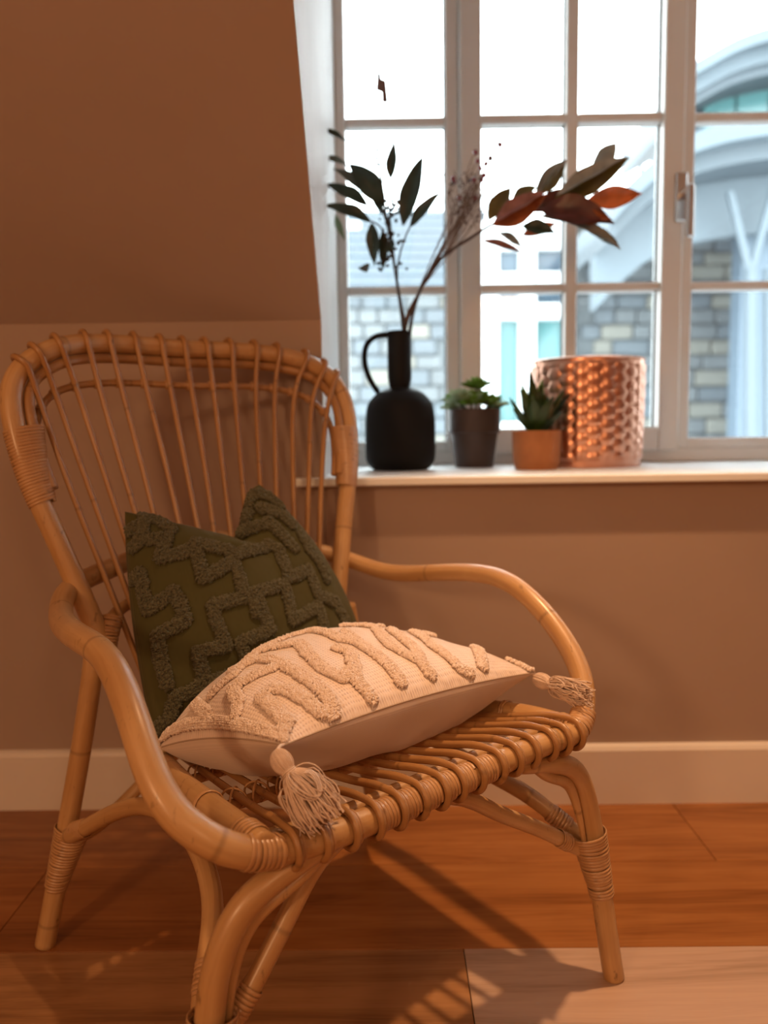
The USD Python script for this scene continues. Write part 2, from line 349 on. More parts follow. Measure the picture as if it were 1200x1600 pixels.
simple('cream_pile', (.90, .77, .68), .95, col2=(.74, .60, .51), scale=160, bump=.5, bscale=900, dist=.0012, spec=.1, extra={'sheen_weight': .3})
simple('green_pile', (.145, .140, .085), .95, col2=(.060, .060, .034), scale=210, bump=.5, bscale=900, dist=.001, spec=.1, extra={'sheen_weight': .2})
simple('cream_yarn', (.82, .66, .555), .95, col2=(.68, .53, .43), scale=120, bump=.4, bscale=1500, dist=.0006, spec=.1)
simple('cream_thread', (.50, .38, .29), .9)

# leaves
def foliage(name, c1, c2, rough=.4, scale=40, trans=.25, back=None):
    n = {'g': ('geometry', {}), 'nz': ('noise_texture', {'scale': scale, 'detail': 3.0}), 'r': ('rgb_ramp', {'ramp': [(.35, c2), (.65, c1)]}), 'p': ('principled_bsdf', {'roughness': rough}), 't': ('translucent_bsdf', {}), 'm': ('mix_closure', {'fac': trans})}
    l = [('g.position', 'nz.vector'), ('nz.fac', 'r.fac'), ('r.color', 'p.base_color'), ('r.color', 't.color'), ('p.BSDF', 'm.closure1'), ('t.BSDF', 'm.closure2')]
    return mat(name, n, l, 'm.closure')
foliage('dark_leaf', (.040, .075, .050), (.022, .045, .032), .35, 30, .12)
foliage('grey_leaf', (.17, .20, .17), (.10, .13, .11), .5, 30, .2)
foliage('pale_leaf', (.34, .42, .28), (.25, .33, .20), .5, 30, .35)
foliage('olive_leaf', (.17, .145, .035), (.10, .085, .025), .38, 25, .12)
foliage('rust_leaf', (.52, .17, .055), (.30, .085, .04), .38, 30, .25)
foliage('orange_leaf', (.72, .25, .09), (.50, .16, .06), .4, 30, .3)
foliage('maroon_leaf', (.15, .045, .035), (.075, .025, .022), .35, 30, .12)
foliage('pink_leaf', (.42, .20, .18), (.26, .12, .10), .4, 30, .2)
foliage('silver_leaf', (.40, .42, .38), (.28, .30, .27), .5, 30, .15)
foliage('green_rosette', (.24, .42, .07), (.13, .26, .04), .3, 40, .4)
foliage('frosted_rosette', (.52, .64, .46), (.36, .50, .32), .35, 40, .35)
foliage('deep_green', (.035, .085, .014), (.018, .045, .010), .3, 25, .1)
foliage('bright_edge', (.12, .26, .03), (.07, .17, .02), .3, 25, .2)
simple('bark', (.075, .045, .032), .75, .4, 90)
simple('dry_twig', (.22, .15, .11), .8, .4, 90)
simple('berry', (.26, .022, .030), .3, .4, 60)
simple('bud', (.05, .045, .04), .6, .4, 90)

# outside
simple('stone_grey', (.128, .143, .15), .9, .25, 1.5, .3, 8, dist=.03)
simple('stone_blue', (.112, .132, .147), .9, .25, 1.5, .3, 8, dist=.03)
simple('stone_cream', (.175, .175, .155), .9, .15, 2, .3, 8, dist=.03)
simple('mortar', (.10, .115, .122), .95)
simple('slate', (.062, .082, .10), .8, .15, 3)
simple('white_wood', (.60, .61, .61), .5)
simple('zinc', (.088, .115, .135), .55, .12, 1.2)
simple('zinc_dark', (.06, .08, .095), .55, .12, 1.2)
simple('blue_steel', (.098, .135, .172), .5)
# ------------------------------------------------------------------ the room
WY, SLY, CREASE, CEIL, WINY = 1.68, .94, 1.064, 2.36, 2.28     # wall plane, slope of the mansard, crease height, ceiling, window plane
XL, XR, YB = -2.0, 2.5, -2.7
JX, JR = -.137, 1.90                                             # the dormer's two cheeks

def poly_x(pts, x0, x1):
    """polygon in (y, z) extruded along x"""
    import shapely
    t = trimesh.creation.extrude_polygon(shapely.Polygon(pts), x1 - x0, engine='earcut')
    v = np.array(t.vertices); t.vertices = np.stack([v[:, 2] + x0, v[:, 0], v[:, 1]], 1)
    return t

def poly_y(pts, y0, y1):
    """polygon in (x, z) extruded along y"""
    import shapely
    t = trimesh.creation.extrude_polygon(shapely.Polygon(pts), y1 - y0, engine='earcut')
    v = np.array(t.vertices); t.vertices = np.stack([v[:, 0], y0 + v[:, 2], v[:, 1]], 1); t.faces = t.faces[:, ::-1]
    return t

fl = struct_root('floor')
structure('underlay', box(XL, XR, YB, WY + .1, -.06, -.006), 'board_gap', fl)
rows = np.arange(1.68, YB - .3, -.25)
for k, y1 in enumerate(rows):
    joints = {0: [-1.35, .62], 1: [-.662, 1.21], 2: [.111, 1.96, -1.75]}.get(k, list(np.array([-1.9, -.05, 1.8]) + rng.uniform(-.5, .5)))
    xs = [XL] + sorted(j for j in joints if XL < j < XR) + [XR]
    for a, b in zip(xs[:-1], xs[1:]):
        structure('board', bevel_box(a + .0006, b - .0006, y1 - .25 + .0006, y1 - .0006, -.012, 0, .0009), ('oak_board_glare' if a > 0 else 'oak_board_half_glare') if k == 2 else 'oak_board', fl)  # third row carries the painted glare

wb = struct_root('wall_back')
structure('plaster', join([box(XL, JX - .0015, WY, WY + .12, 0, CREASE), box(JX, JR, WY, WINY + .12, 0, .714), box(JR + .0015, XR, WY, WY + .12, 0, CREASE)]), 'wall_paint', wb)
ytop = WY - (CEIL - CREASE) * SLY
sl = [(WY, CREASE), (ytop, CEIL), (ytop + .3, CEIL + .12), (WY + .12, CREASE + .1), (WY + .12, CREASE)]
structure('wall_slope', poly_x(sl, XL, JX - .0015), 'wall_paint')
structure('wall_slope', poly_x(sl, JR + .0015, XR), 'wall_paint')
ck = [(WY + .003, .70), (WY + .003, CREASE + .002), (ytop + .003, CEIL), (WINY + .14, CEIL), (WINY + .14, .70)]
structure('wall_cheek', poly_x(ck, JX - .07, JX), 'reveal_paint')
structure('wall_cheek', poly_x(ck, JR, JR + .07), 'reveal_paint')
structure('wall_left', box(XL - .1, XL, YB, WY + .1, 0, CEIL), 'wall_paint')
structure('wall_right', box(XR, XR + .1, YB, WY + .1, 0, CEIL), 'wall_paint')
structure('wall_front', box(XL - .1, XR + .1, YB - .1, YB, 0, CEIL), 'wall_paint')
structure('ceiling', box(XL - .1, XR + .1, YB - .1, WINY + .3, CEIL, CEIL + .1), 'ceiling_paint')
# baseboard with a small chamfer on its upper edge
bbp = [(WY, 0), (WY - .016, 0), (WY - .016, .122), (WY - .011, .130), (WY - .004, .134), (WY, .134)]
structure('baseboard_back', poly_x(bbp, XL, XR), 'trim_paint')

# ------------------------------------------------------------------ the window
win = struct_root('window_1')
ZB, ZT = .7335, 2.20
G = [(-.108, .172, .801), (.2715, .509, .8345), (.543, .777, .8345), (.870, 1.235, .801), (1.285, 1.74, .801)]  # panes: x0, x1, bottom
BAR = [(1.220, 1.244), (1.681, 1.706)]
F0, F1 = WINY, WINY + .07
parts = [('frame_rail', (JX, JR, F0, F1, ZB, .772)), ('frame_rail', (JX, JR, F0, F1, 2.16, ZT)), ('frame_post', (JX, -.108, F0, F1, .772, 2.16)), ('frame_post', (.172, .2085, F0, F1, .772, 2.16)),
         ('frame_post', (.838, .870, F0, F1, .772, 2.16)), ('frame_post', (1.235, 1.285, F0, F1, .772, 2.16)), ('frame_post', (1.74, JR, F0, F1, .772, 2.16)),
         ('frame_rail', (-.108, .172, F0 + .004, F1, .772, .801)), ('frame_rail', (.870, 1.235, F0 + .004, F1, .772, .801)), ('frame_rail', (1.285, 1.74, F0 + .004, F1, .772, .801))]
for nme, b in parts:
    structure(nme, bevel_box(*b, .003), 'frame_paint', win)
S0, S1 = WINY - .018, WINY + .055
for nme, b in [('sash_stile', (.2105, .2715, S0, S1, .766, 2.15)), ('sash_stile', (.777, .836, S0, S1, .766, 2.15)), ('sash_rail', (.2715, .777, S0, S1, .766, .8345)), ('sash_rail', (.2715, .777, S0, S1, 2.10, 2.15)), ('sash_bar', (.509, .543, S0 + .012, S1 - .004, .8345, 2.10))]:
    structure(nme, bevel_box(*b, .004), 'frame_paint', win)
for x0, x1, zb in G:
    sash = zb > .82
    for z0, z1 in BAR:
        structure('glazing_bar', bevel_box(x0, x1, (S0 + .013 if sash else F0 + .006), F0 + .045, z0, z1, .004), 'frame_paint', win)
    zs = [zb] + [q for z in BAR for q in z] + [2.10 if sash else 2.16]
    for z0, z1 in zip(zs[0::2], zs[1::2]):
        structure('pane', box(x0 - .004, x1 + .004, F0 + .034, F0 + .038, z0 - .004, z1 + .004), 'pane_glass', win)
        structure('gasket', box(x1 - .004, x1, F0 + .024, F0 + .034, z0, z1), 'gasket', win)  # dark strip standing in for the shade along the right edge of the pane
structure('header', box(JX, JR, F0 - .01, F1 + .07, ZT, CEIL), 'reveal_paint', win)
structure('sill', join([bevel_box(JX - .060, JR + .06, 1.645, 1.6815, .714, .732, .003), box(JX, JR, 1.681, WINY + .1, .714, .732)]), 'sill_paint', win)
# espagnolette handle on the sash stile
hp = at(1063, 309, S0)
structure('handle_plate', bevel_box(hp[0] - .017, hp[0] + .017, S0 - .011, S0 - .0003, hp[2] - .067, hp[2] + .067, .004), 'steel', win)
hk = at(1066, 305, S0)
nk = trimesh.creation.cylinder(radius=.012, height=.045, sections=24); nk.apply_transform(trimesh.transformations.rotation_matrix(np.pi / 2, [1, 0, 0])); nk.apply_translation([hk[0], S0 - .03, hk[2]])
structure('handle_neck', nk, 'steel', win, smooth=40)
structure('handle_lever', bevel_box(hk[0] - .006, hk[0] + .016, S0 - .058, S0 - .043, hk[2] - .128, hk[2] + .016, .005), 'steel', win)

# ------------------------------------------------------------------ across the street
FY = 12.0
def slab(px0, px1, py0, py1, y, depth=.4, b=.01):
    a, c = at(px0, (py0 + py1) / 2, y), at(px1, (py0 + py1) / 2, y); u, d = at((px0 + px1) / 2, py0, y), at((px0 + px1) / 2, py1, y)
    return bevel_box(a[0], c[0], y, y + depth, d[2], u[2], b)
bld = thing('stone_house', 'grey stone house with slate roof and white window across the street, behind the panes', 'building', at(700, 700, FY))
obj('wall', slab(380, 1148, 448, 1100, FY + .06, 1.0), 'mortar', bld)
obj('wall', slab(886, 1148, 338, 470, FY + .06, 1.0), 'mortar', bld)
z = 448
cream_at = [(965, 530), (925, 545), (640, 525), (1125, 548), (1100, 550), (1115, 635), (1130, 655), (1095, 600), (1020, 660), (1110, 400), (1125, 420), (1100, 345), (610, 600), (650, 560), (1135, 470)]
zrow = 340
while zrow < 770:
    hgt = rng.uniform(19, 27); xx = 500 + rng.uniform(0, 30)
    while xx < 1146:
        wdt = rng.uniform(26, 58); x1 = min(xx + wdt, 1148)
        inside = (zrow > 447 or xx > 886) and not (738 < x1 and xx < 892 and zrow < 700) and x1 - xx > 9
        if inside:
            cx_, cz_ = (xx + x1) / 2, zrow + hgt / 2
            cr = any(abs(cx_ - a) < 20 and abs(cz_ - b_) < 13 for a, b_ in cream_at) or rng.random() < .05
            obj('stone', slab(xx + .9, x1 - .9, zrow + .9, zrow + hgt - .9, FY - rng.uniform(.0, .05), .2, .025), 'stone_cream' if cr else ('stone_grey', 'stone_blue')[int(rng.integers(2))], bld, smooth=False)
        xx = x1
    zrow += hgt
# slate roof rising away from the street, left part
e0, e1 = at(360, 447, FY - .15), at(760, 447, FY - .15); r0, r1 = at(360, 330, FY + 2.4), at(760, 330, FY + 2.4)
nrow = 9
for k in range(nrow):
    a, b = k / nrow, (k + 1) / nrow; A = e0 + (r0 - e0) * a; B = e1 + (r1 - e1) * a; C = e1 + (r1 - e1) * (b + .015); D = e0 + (r0 - e0) * (b + .015); t = np.array([0, 0, .035])
    v = np.array([A + t, B + t, C, D, A - t, B - t, C - t, D - t]); obj('slate_course', trimesh.convex.convex_hull(v), 'slate', bld, smooth=False)
sk = at(552, 357, FY + 1.7); obj('skylight', bevel_box(sk[0] - .12, sk[0] + .12, sk[1] - .05, sk[1] + .3, sk[2] - .1, sk[2] + .1, .02), 'white_wood', bld, smooth=False)
# white dormer window
D0 = FY - .25
for qi, q in enumerate([(742, 893, 345, 384), (748, 889, 384, 390), (748, 889, 425, 446), (748, 780, 388, 700), (812, 838, 388, 700), (882, 892, 388, 700), (780, 884, 474, 498), (740, 892, 660, 680)]):
    obj('window_frame', slab(*q, D0 - .012 * qi, .3, .02), 'white_wood', bld, smooth=False)
for q in [(780, 812, 390, 425), (838, 882, 390, 425), (780, 812, 446, 474), (838, 882, 446, 474)]:
    obj('window_pane', slab(*q, D0 + .15, .05, .005), 'dark_glass', bld, smooth=False)
for q in [(780, 812, 498, 662), (838, 882, 498, 662)]:
    obj('window_pane', slab(*q, D0 + .15, .05, .005), 'far_glass', bld, smooth=False)
obj('ledge', slab(886, 1100, 316, 338, FY - .3, .5, .03), 'white_wood', bld, smooth=False)
for px in (1003, 1022):
    obj('chimney', slab(px - 3, px + 3, 222, 330, FY + 1.5, .08, .01), 'zinc', bld, smooth=False)

hall = thing('arched_hall', 'pale grey building with curved metal roof and slanted steel columns, behind the right-hand panes', 'building', at(1200, 700, FY - 2.8))
HY = FY - 2.8
def band(top, dz0, dz1, y0, y1):
    P = CubicSpline(*np.array(top, float).T)(np.linspace(top[0][0], top[-1][0], 40)); X = np.linspace(top[0][0], top[-1][0], 40)
    up = [at(x, p + dz0, HY) for x, p in zip(X, P)]; lo = [at(x, p + dz1, HY) for x, p in zip(X, P)]
    return poly_y([(a[0], a[2]) for a in up] + [(a[0], a[2]) for a in lo[::-1]], y0, y1)
T1 = [(1066, 118), (1092, 103), (1130, 82), (1200, 60), (1290, 47), (1400, 46), (1520, 60)]
T2 = [(950, 322), (985, 285), (1010, 262), (1040, 238), (1094, 214), (1200, 194), (1320, 186), (1440, 194), (1520, 206)]
obj('roof_edge', band(T1, 0, 20, HY - .3, HY + 2.3), 'zinc', hall, smooth=False)
obj('fascia', band(T1, 20, 42, HY - .1, HY + 2.3), 'zinc', hall, smooth=False)
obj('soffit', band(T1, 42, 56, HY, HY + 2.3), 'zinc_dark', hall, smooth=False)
X_ = np.linspace(1098, 1520, 9)
for a, b in zip(X_[:-1], X_[1:]):
    obj('window_pane', slab(a + 2, b - 2, 96, 206, HY + .5, .05, .005), 'far_glass', hall, smooth=False)
obj('window_frame', slab(1090, 1520, 90, 210, HY + .56, .1), 'zinc', hall, smooth=False)
obj('roof_edge', band(T2, 0, 30, HY - .3, HY + 2.3), 'zinc', hall, smooth=False)
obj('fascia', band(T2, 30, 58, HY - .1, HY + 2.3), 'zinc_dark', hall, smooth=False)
obj('wall', band(T2, 56, 150, HY + .6, HY + .8), 'zinc', hall, smooth=False)
obj('wall', slab(1150, 1600, 296, 1100, HY + .95, .3), 'blue_steel', hall, smooth=False)
def strut(a, b, r=.05):
    return tube(np.linspace(at(*a, HY + .2), at(*b, HY + .2), 4), r, 10)
for a, b, r in [((1172, 420), (1172, 760), .07), ((1200, 420), (1200, 760), .05), ((1172, 430), (1140, 300), .05), ((1172, 430), (1210, 290), .05), ((1236, 430), (1210, 290), .05), ((1236, 420), (1236, 760), .07), ((1300, 300), (1300, 760), .07)]:
    obj('steel_column', strut(a, b, r), 'zinc', hall)
structure('street', box(-40, 60, 2.9, 80, -7.2, -7), 'street')
# ------------------------------------------------------------------ on the sill
SZ = .7322
# hanging lightning-bolt ornament
bolt = [(900, 640), (920, 645), (934, 744), (976, 758), (998, 956), (942, 960), (939, 862), (886, 844)]
OY = 2.06
bp_ = [at(440 + x / 6, y / 6, OY) for x, y in bolt]
orn = thing('hanging_ornament', 'small brown lightning-bolt ornament hanging on a thread before the window', 'ornament', bp_[0])
obj('bolt', poly_y([(p[0], p[2]) for p in bp_], OY - .002, OY + .002), 'ornament_wood', orn, smooth=False)
tp = (bp_[0] + bp_[1]) / 2
obj('thread', tube(np.array([tp - [0, 0, .002], [tp[0], OY, 1.9], [tp[0], OY, CEIL]]), .0005, 6), 'thread', orn)

# black vase with a loop handle
VC = np.array([at(625, 640, 1.985)[0], 1.985, SZ]); k = 1.985 / FPX
R, RN, HB, HT = 54.5 * k, 18.2 * k, 127 * k, 213 * k
prof = rounded([(0.0005, 0), (R * .80, 0), (R * .985, .022), (R, .045), (R * 1.0, HB * .62), (R * .93, HB * .82), (R * .62, HB * .955), (RN * .86, HB * 1.0), (RN * .90, HB * 1.03), (RN * 1.02, HB * 1.11), (RN, HT - .001), (RN * .93, HT), (RN * .84, HT - .003), (RN * .84, HB * 1.1), (.0005, HB * 1.05)], .02, 6)
vase = thing('vase', 'matt black vase with slender neck and thin loop handle, holding dried branches', 'vase', VC)
obj('body', lathe(prof, VC, 72), 'black_glaze', vase)
hpath = [(607, 523), (596, 523.5), (583, 528), (573, 539), (569.5, 554), (571, 573), (577, 590), (584, 603), (591, 613)]
obj('handle', tube(curve([at(x, y, 1.985) for x, y in hpath]), .0046, 12, ref=(0, 1, 0), flat=1.5), 'black_glaze', vase)

# hammered copper planter
CC = np.array([at(917, 640, 2.085)[0], 2.085, SZ]); k = 2.085 / FPX
RC, HC = 84 * k, 160 * k
na, nz = 420, 150
th = np.linspace(0, 2 * np.pi, na + 1); zz = np.linspace(0, 1, nz)
TH, ZZ = np.meshgrid(th, zz, indexing='ij')
rad = RC * (.955 + .045 * ZZ ** .6)
ncol, nrw = 26, 7.2
hx, hz = TH / (2 * np.pi) * ncol, (ZZ - .085) / .86 * nrw
col = np.floor(hx + .5); best = np.full_like(hx, 9.)
for dc in (-1, 0, 1):
    c_ = col + dc; off = np.mod(c_, 2) * .5; rr_ = np.floor(hz - off) + off + .5
    for dr in (-1, 0, 1): best = np.minimum(best, np.hypot((hx - c_) * 1.0, hz - rr_ - dr))
bump = np.clip(1 - (best / .60) ** 2, 0, 1) ** .75 * np.clip((ZZ - .06) * 30, 0, 1) * np.clip((.97 - ZZ) * 40, 0, 1)
rad = rad + .0042 * bump
V = np.stack([CC[0] + rad * np.cos(TH), CC[1] + rad * np.sin(TH), SZ + ZZ * HC], -1).reshape(-1, 3)
pot = thing('planter', 'large shiny copper planter covered in hammered round bosses, on the sill', 'planter', CC)
obj('shell', (V, grid_faces(na + 1, nz)), 'copper', pot)
obj('rim', lathe(rounded([(RC - .006, -.004), (RC - .005, .0006), (RC - .001, .003), (RC + .003, .001), (RC + .001, -.003)], .001, 3), CC + [0, 0, HC], 96), 'copper', pot)
obj('inside', lathe([(.001, .01), (RC * .93, .01), (RC * .985, HC - .002)], CC, 72), 'copper_inside', pot)

def rosette(root, C, R, n_, mats, seed, tilt=(0, 0, 0), ll=1.0, part='leaf'):
    g = np.random.default_rng(seed)
    for i in range(n_):
        t = i / n_; a = i * 2.39996 + seed; el = math.radians(4 + 72 * t ** .9); L = R * (1.0 - .45 * t) * g.uniform(.9, 1.1)
        d = np.array([math.cos(a) * math.cos(el), math.sin(a) * math.cos(el), math.sin(el)]) + np.array(tilt) * .4; d /= np.linalg.norm(d)
        up = np.array([0, 0, 1.]) if abs(d[2]) < .9 else np.array([-math.cos(a), -math.sin(a), .1])
        obj(part, leaf(C, C + d * L, L * .52 * ll, up, -.10, .35, 8, 4, .62, .0022), mats[int(g.integers(len(mats)))], root)

# jade-like succulent in a dark pot
PY = 2.10; PC = np.array([at(741, 700, PY)[0], PY, SZ]); k = PY / FPX
p1 = thing('potted_succulent', 'small leafy green and frosted succulent in a dark brown clay pot', 'potted plant', PC)
obj('pot', lathe(rounded([(.0005, 0), (29 * k, 0), (36 * k, 49 * k), (36.5 * k, 53 * k), (40 * k, 54 * k), (40.5 * k, 90 * k), (36 * k, 90 * k), (35 * k, 82 * k), (.0005, 82 * k)], .002, 3), PC, 56), 'dark_clay', p1)
obj('soil', lathe([(.0005, 85 * k), (20 * k, 84.5 * k), (35.6 * k, 83 * k)], PC, 40), 'soil', p1)
TOPZ = PC + [0, 0, 86 * k]
for j, (dx, dy, dz, R_, n_, ms) in enumerate([(-25, -18, 16, 24, 13, ['frosted_rosette']), (-8, -26, 10, 26, 13, ['frosted_rosette', 'green_rosette']), (4, 0, 34, 25, 14, ['green_rosette']), (24, -14, 8, 24, 13, ['green_rosette', 'frosted_rosette']), (-18, 14, 20, 22, 12, ['frosted_rosette', 'green_rosette']), (14, 18, 18, 22, 12, ['green_rosette']), (36, -4, 4, 16, 9, ['green_rosette', 'frosted_rosette']), (-34, -4, 4, 18, 10, ['frosted_rosette'])]):
    C = TOPZ + np.array([dx, dy, dz + 1]) * k
    obj('stem', tube(curve([TOPZ + np.array([dx * .5, dy * .5, -3]) * k, TOPZ + np.array([dx * .8, dy * .8, dz * .5]) * k, C], n=6), .003, 8), 'dark_leaf', p1)
    rosette(p1, C, R_ * 1.25 * k, n_, ms, j + 3)

# pointed dark succulent in a terracotta pot
TY = 1.925; TC = np.array([at(838, 700, TY)[0], TY, SZ]); k = TY / FPX
p2 = thing('potted_succulent', 'dark green pointed-leaf succulent in a small orange terracotta pot', 'potted plant', TC)
obj('pot', lathe(rounded([(.0005, 0), (32 * k, 0), (35.5 * k, 12 * k), (38 * k, 58 * k), (37.5 * k, 60 * k), (34.5 * k, 60 * k), (34 * k, 53 * k), (.0005, 53 * k)], .0025, 4), TC, 56), 'terracotta', p2)
obj('soil', lathe([(.0005, 56 * k), (20 * k, 55.5 * k), (34.4 * k, 54 * k)], TC, 40), 'soil', p2)
B0 = TC + [0, 0, 55 * k]
for i, (tx, tz, dy, w, mt) in enumerate([(-44, 58, -12, 17, 'deep_green'), (-28, 68, -22, 26, 'deep_green'), (-9, 97, 4, 26, 'deep_green'), (10, 86, 10, 20, 'bright_edge'), (42, 70, -6, 24, 'deep_green'), (52, 62, 8, 20, 'dark_leaf'), (-14, 60, -34, 26, 'deep_green'), (18, 56, -36, 28, 'deep_green'), (34, 34, -30, 20, 'dark_leaf'), (-32, 40, 24, 22, 'deep_green'), (24, 60, 30, 24, 'deep_green'), (4, 74, -16, 26, 'deep_green'), (-20, 80, 18, 22, 'bright_edge')]):
    b = B0 + np.array([tx * .16, dy * .16, -2]) * k; t = B0 + np.array([tx, dy, tz]) * k
    obj('leaf', leaf(b, t, w * k, [-tx * .5, -dy - 8, 25], -.06, .35, 10, 6, .36, .0028), mt, p2)

# ------------------------------------------------------------------ branches in the vase
NECK = VC + [0, 0, HT - .002]
BY = 1.985
def A7(x, y, dy=0): return at(480 + x / 4.615, 180 + y / 4.615, BY + dy)
def A8(x, y, dy=0): return at(660 + x / 3.333, 180 + y / 3.333, BY + dy)
def A4(x, y, dy=0): return at(660 + x / 4.286, 120 + y / 4.286, BY + dy)
kk = BY / FPX
br = thing('leafy_branch', 'branch of long dark green leaves and tiny buds standing in the black vase', 'branch', NECK)
stems = [[(700, 1640, 0), (660, 1300, .004), (632, 1120, .008), (590, 850, .01), (560, 660, .01), (505, 330, .02), (400, 190, .03), (270, 180, .03)], [(712, 1640, .004), (690, 1450, -.01), (640, 1150, -.02), (560, 860, -.04), (460, 765, -.05)],
         [(720, 1640, -.004), (670, 1340, -.01), (650, 1120, -.01), (700, 900, -.03), (745, 800, -.04)], [(632, 1120, .008), (600, 800, .03), (590, 560, .04), (605, 440, .04), (610, 150, .05)], [(560, 660, .01), (440, 480, .03), (280, 360, .04)], [(590, 850, .01), (520, 640, -.02), (430, 560, -.03)]]
for s in stems:
    P = curve([A7(*q) for q in s], step=.008); obj('stem', tube(P, np.linspace(.0034, .0018, len(P)), 8), 'bark', br)
for i, (b, t, w, nr, mt, bend, dy) in enumerate([((460, 770), (105, 650), 96, (.1, -.85, .5), 'dark_leaf', .12, -.05), ((440, 655), (115, 495), 92, (.1, -.9, .4), 'dark_leaf', .12, -.03), ((430, 560), (190, 385), 82, (-.1, -.9, .4), 'grey_leaf', .18, .02), ((555, 640), (300, 345), 140, (-.3, -.9, .3), 'dark_leaf', .30, -.02), ((285, 355), (65, 300), 50, (0, -.85, .5), 'grey_leaf', .1, .04), ((275, 185), (70, 92), 50, (0, -.85, .5), 'dark_leaf', .1, .03),
        ((602, 465), (632, 185), 74, (-.3, -.95, .1), 'dark_leaf', .08, .04), ((690, 800), (840, 280), 120, (-.2, -.95, .2), 'dark_leaf', .14, -.03), ((740, 810), (975, 545), 78, (-.3, -.9, .3), 'dark_leaf', .1, -.04), ((465, 775), (485, 1085), 84, (-.3, -.95, 0), 'dark_leaf', -.10, -.05), ((540, 840), (545, 1125), 62, (.3, -.95, 0), 'dark_leaf', .06, -.03), ((450, 1085), (365, 1105), 56, (0, -.8, -.5), 'grey_leaf', .1, .0), ((205, 720), (275, 905), 44, (-.4, -.9, .1), 'pale_leaf', .1, .03), ((530, 700), (470, 400), 90, (.2, -.95, .2), 'dark_leaf', -.1, -.03), ((620, 900), (555, 1010), 50, (.3, -.9, .2), 'dark_leaf', .1, -.02)]):
    obj('leaf', leaf(A7(*b, dy), A7(*t, dy + .03 * math.sin(i * 2.1)), 1.15 * w / 4.615 * kk, nr, bend, .22, 16, 6, .40, .0008), mt, br)
def ball(c, r): s = trimesh.creation.icosphere(1, r); s.apply_translation(c); return s
rb = np.random.default_rng(11)
buds = [ball(A7(rb.normal(590 - .03 * (y - 800), 52), y, rb.normal(0, .02)), rb.uniform(.0028, .0052)) for y in rb.uniform(600, 1120, 84)] + [ball(A7(rb.normal(510, 26), rb.uniform(170, 480), .03), rb.uniform(.002, .0036)) for _ in range(40)]
obj('buds', join(buds), 'bud', br, kind='stuff')

bb = thing('berry_branch', 'thin twiggy branch with small dark red berries, between the leafy branch and the magnolia', 'branch', NECK + [.006, 0, 0])
twigs, bers = [], []
for q in [(355, 505), (370, 565), (205, 680), (345, 690), (395, 690), (412, 660), (245, 810), (350, 810), (455, 545), (520, 455), (740, 330), (425, 582), (385, 610), (565, 345), (210, 700), (640, 345), (580, 640), (660, 540)]:
    dy = rb.uniform(-.03, .05); end = A4(*q, dy); mid = A4(215 + .25 * (q[0] - 300) + rb.normal(0, 12), 960 + rb.normal(0, 40), dy * .5)
    P = curve([A7(712, 1640), A7(790, 1300, dy * .2), mid, (mid + end) / 2 + rb.normal(0, .004, 3) + [-.006, 0, 0], end], step=.012)
    twigs.append((P, q))
    obj('twig', tube(P, np.linspace(.0017, .0009, len(P)), 6), 'dry_twig', bb)
    if q[0] < 560: obj('berry', ball(end, rb.uniform(.0060, .0078)), 'berry', bb)
fine = []
for _ in range(90):
    b = A4(rb.normal(285, 55), rb.normal(900, 75), rb.normal(0, .02)); t = b + np.array([rb.normal(.012, .02), rb.normal(0, .012), rb.uniform(.01, .045)])
    fine.append(tube(np.array([b, (b + t) / 2 + rb.normal(0, .003, 3), t]), .0006, 5))
for _ in range(46):
    b = A4(rb.uniform(420, 560), rb.uniform(560, 760), rb.normal(0, .02)); t = b + np.array([rb.uniform(.0, .05), rb.normal(0, .01), rb.uniform(.0, .05)])
    fine.append(tube(np.array([b, (b + t) / 2 + rb.normal(0, .003, 3), t]), .0004, 5))
obj('sprigs', join(fine), 'dry_twig', bb, kind='stuff')

obj('buds', join([ball(A4(rb.normal(300, 62), rb.uniform(640, 1010), rb.normal(0, .02)), rb.uniform(.0018, .0034)) for _ in range(70)] + [ball(A4(rb.uniform(420, 640), rb.uniform(430, 760), rb.normal(0, .02)), rb.uniform(.0012, .0024)) for _ in range(36)]), 'bark', bb, kind='stuff')

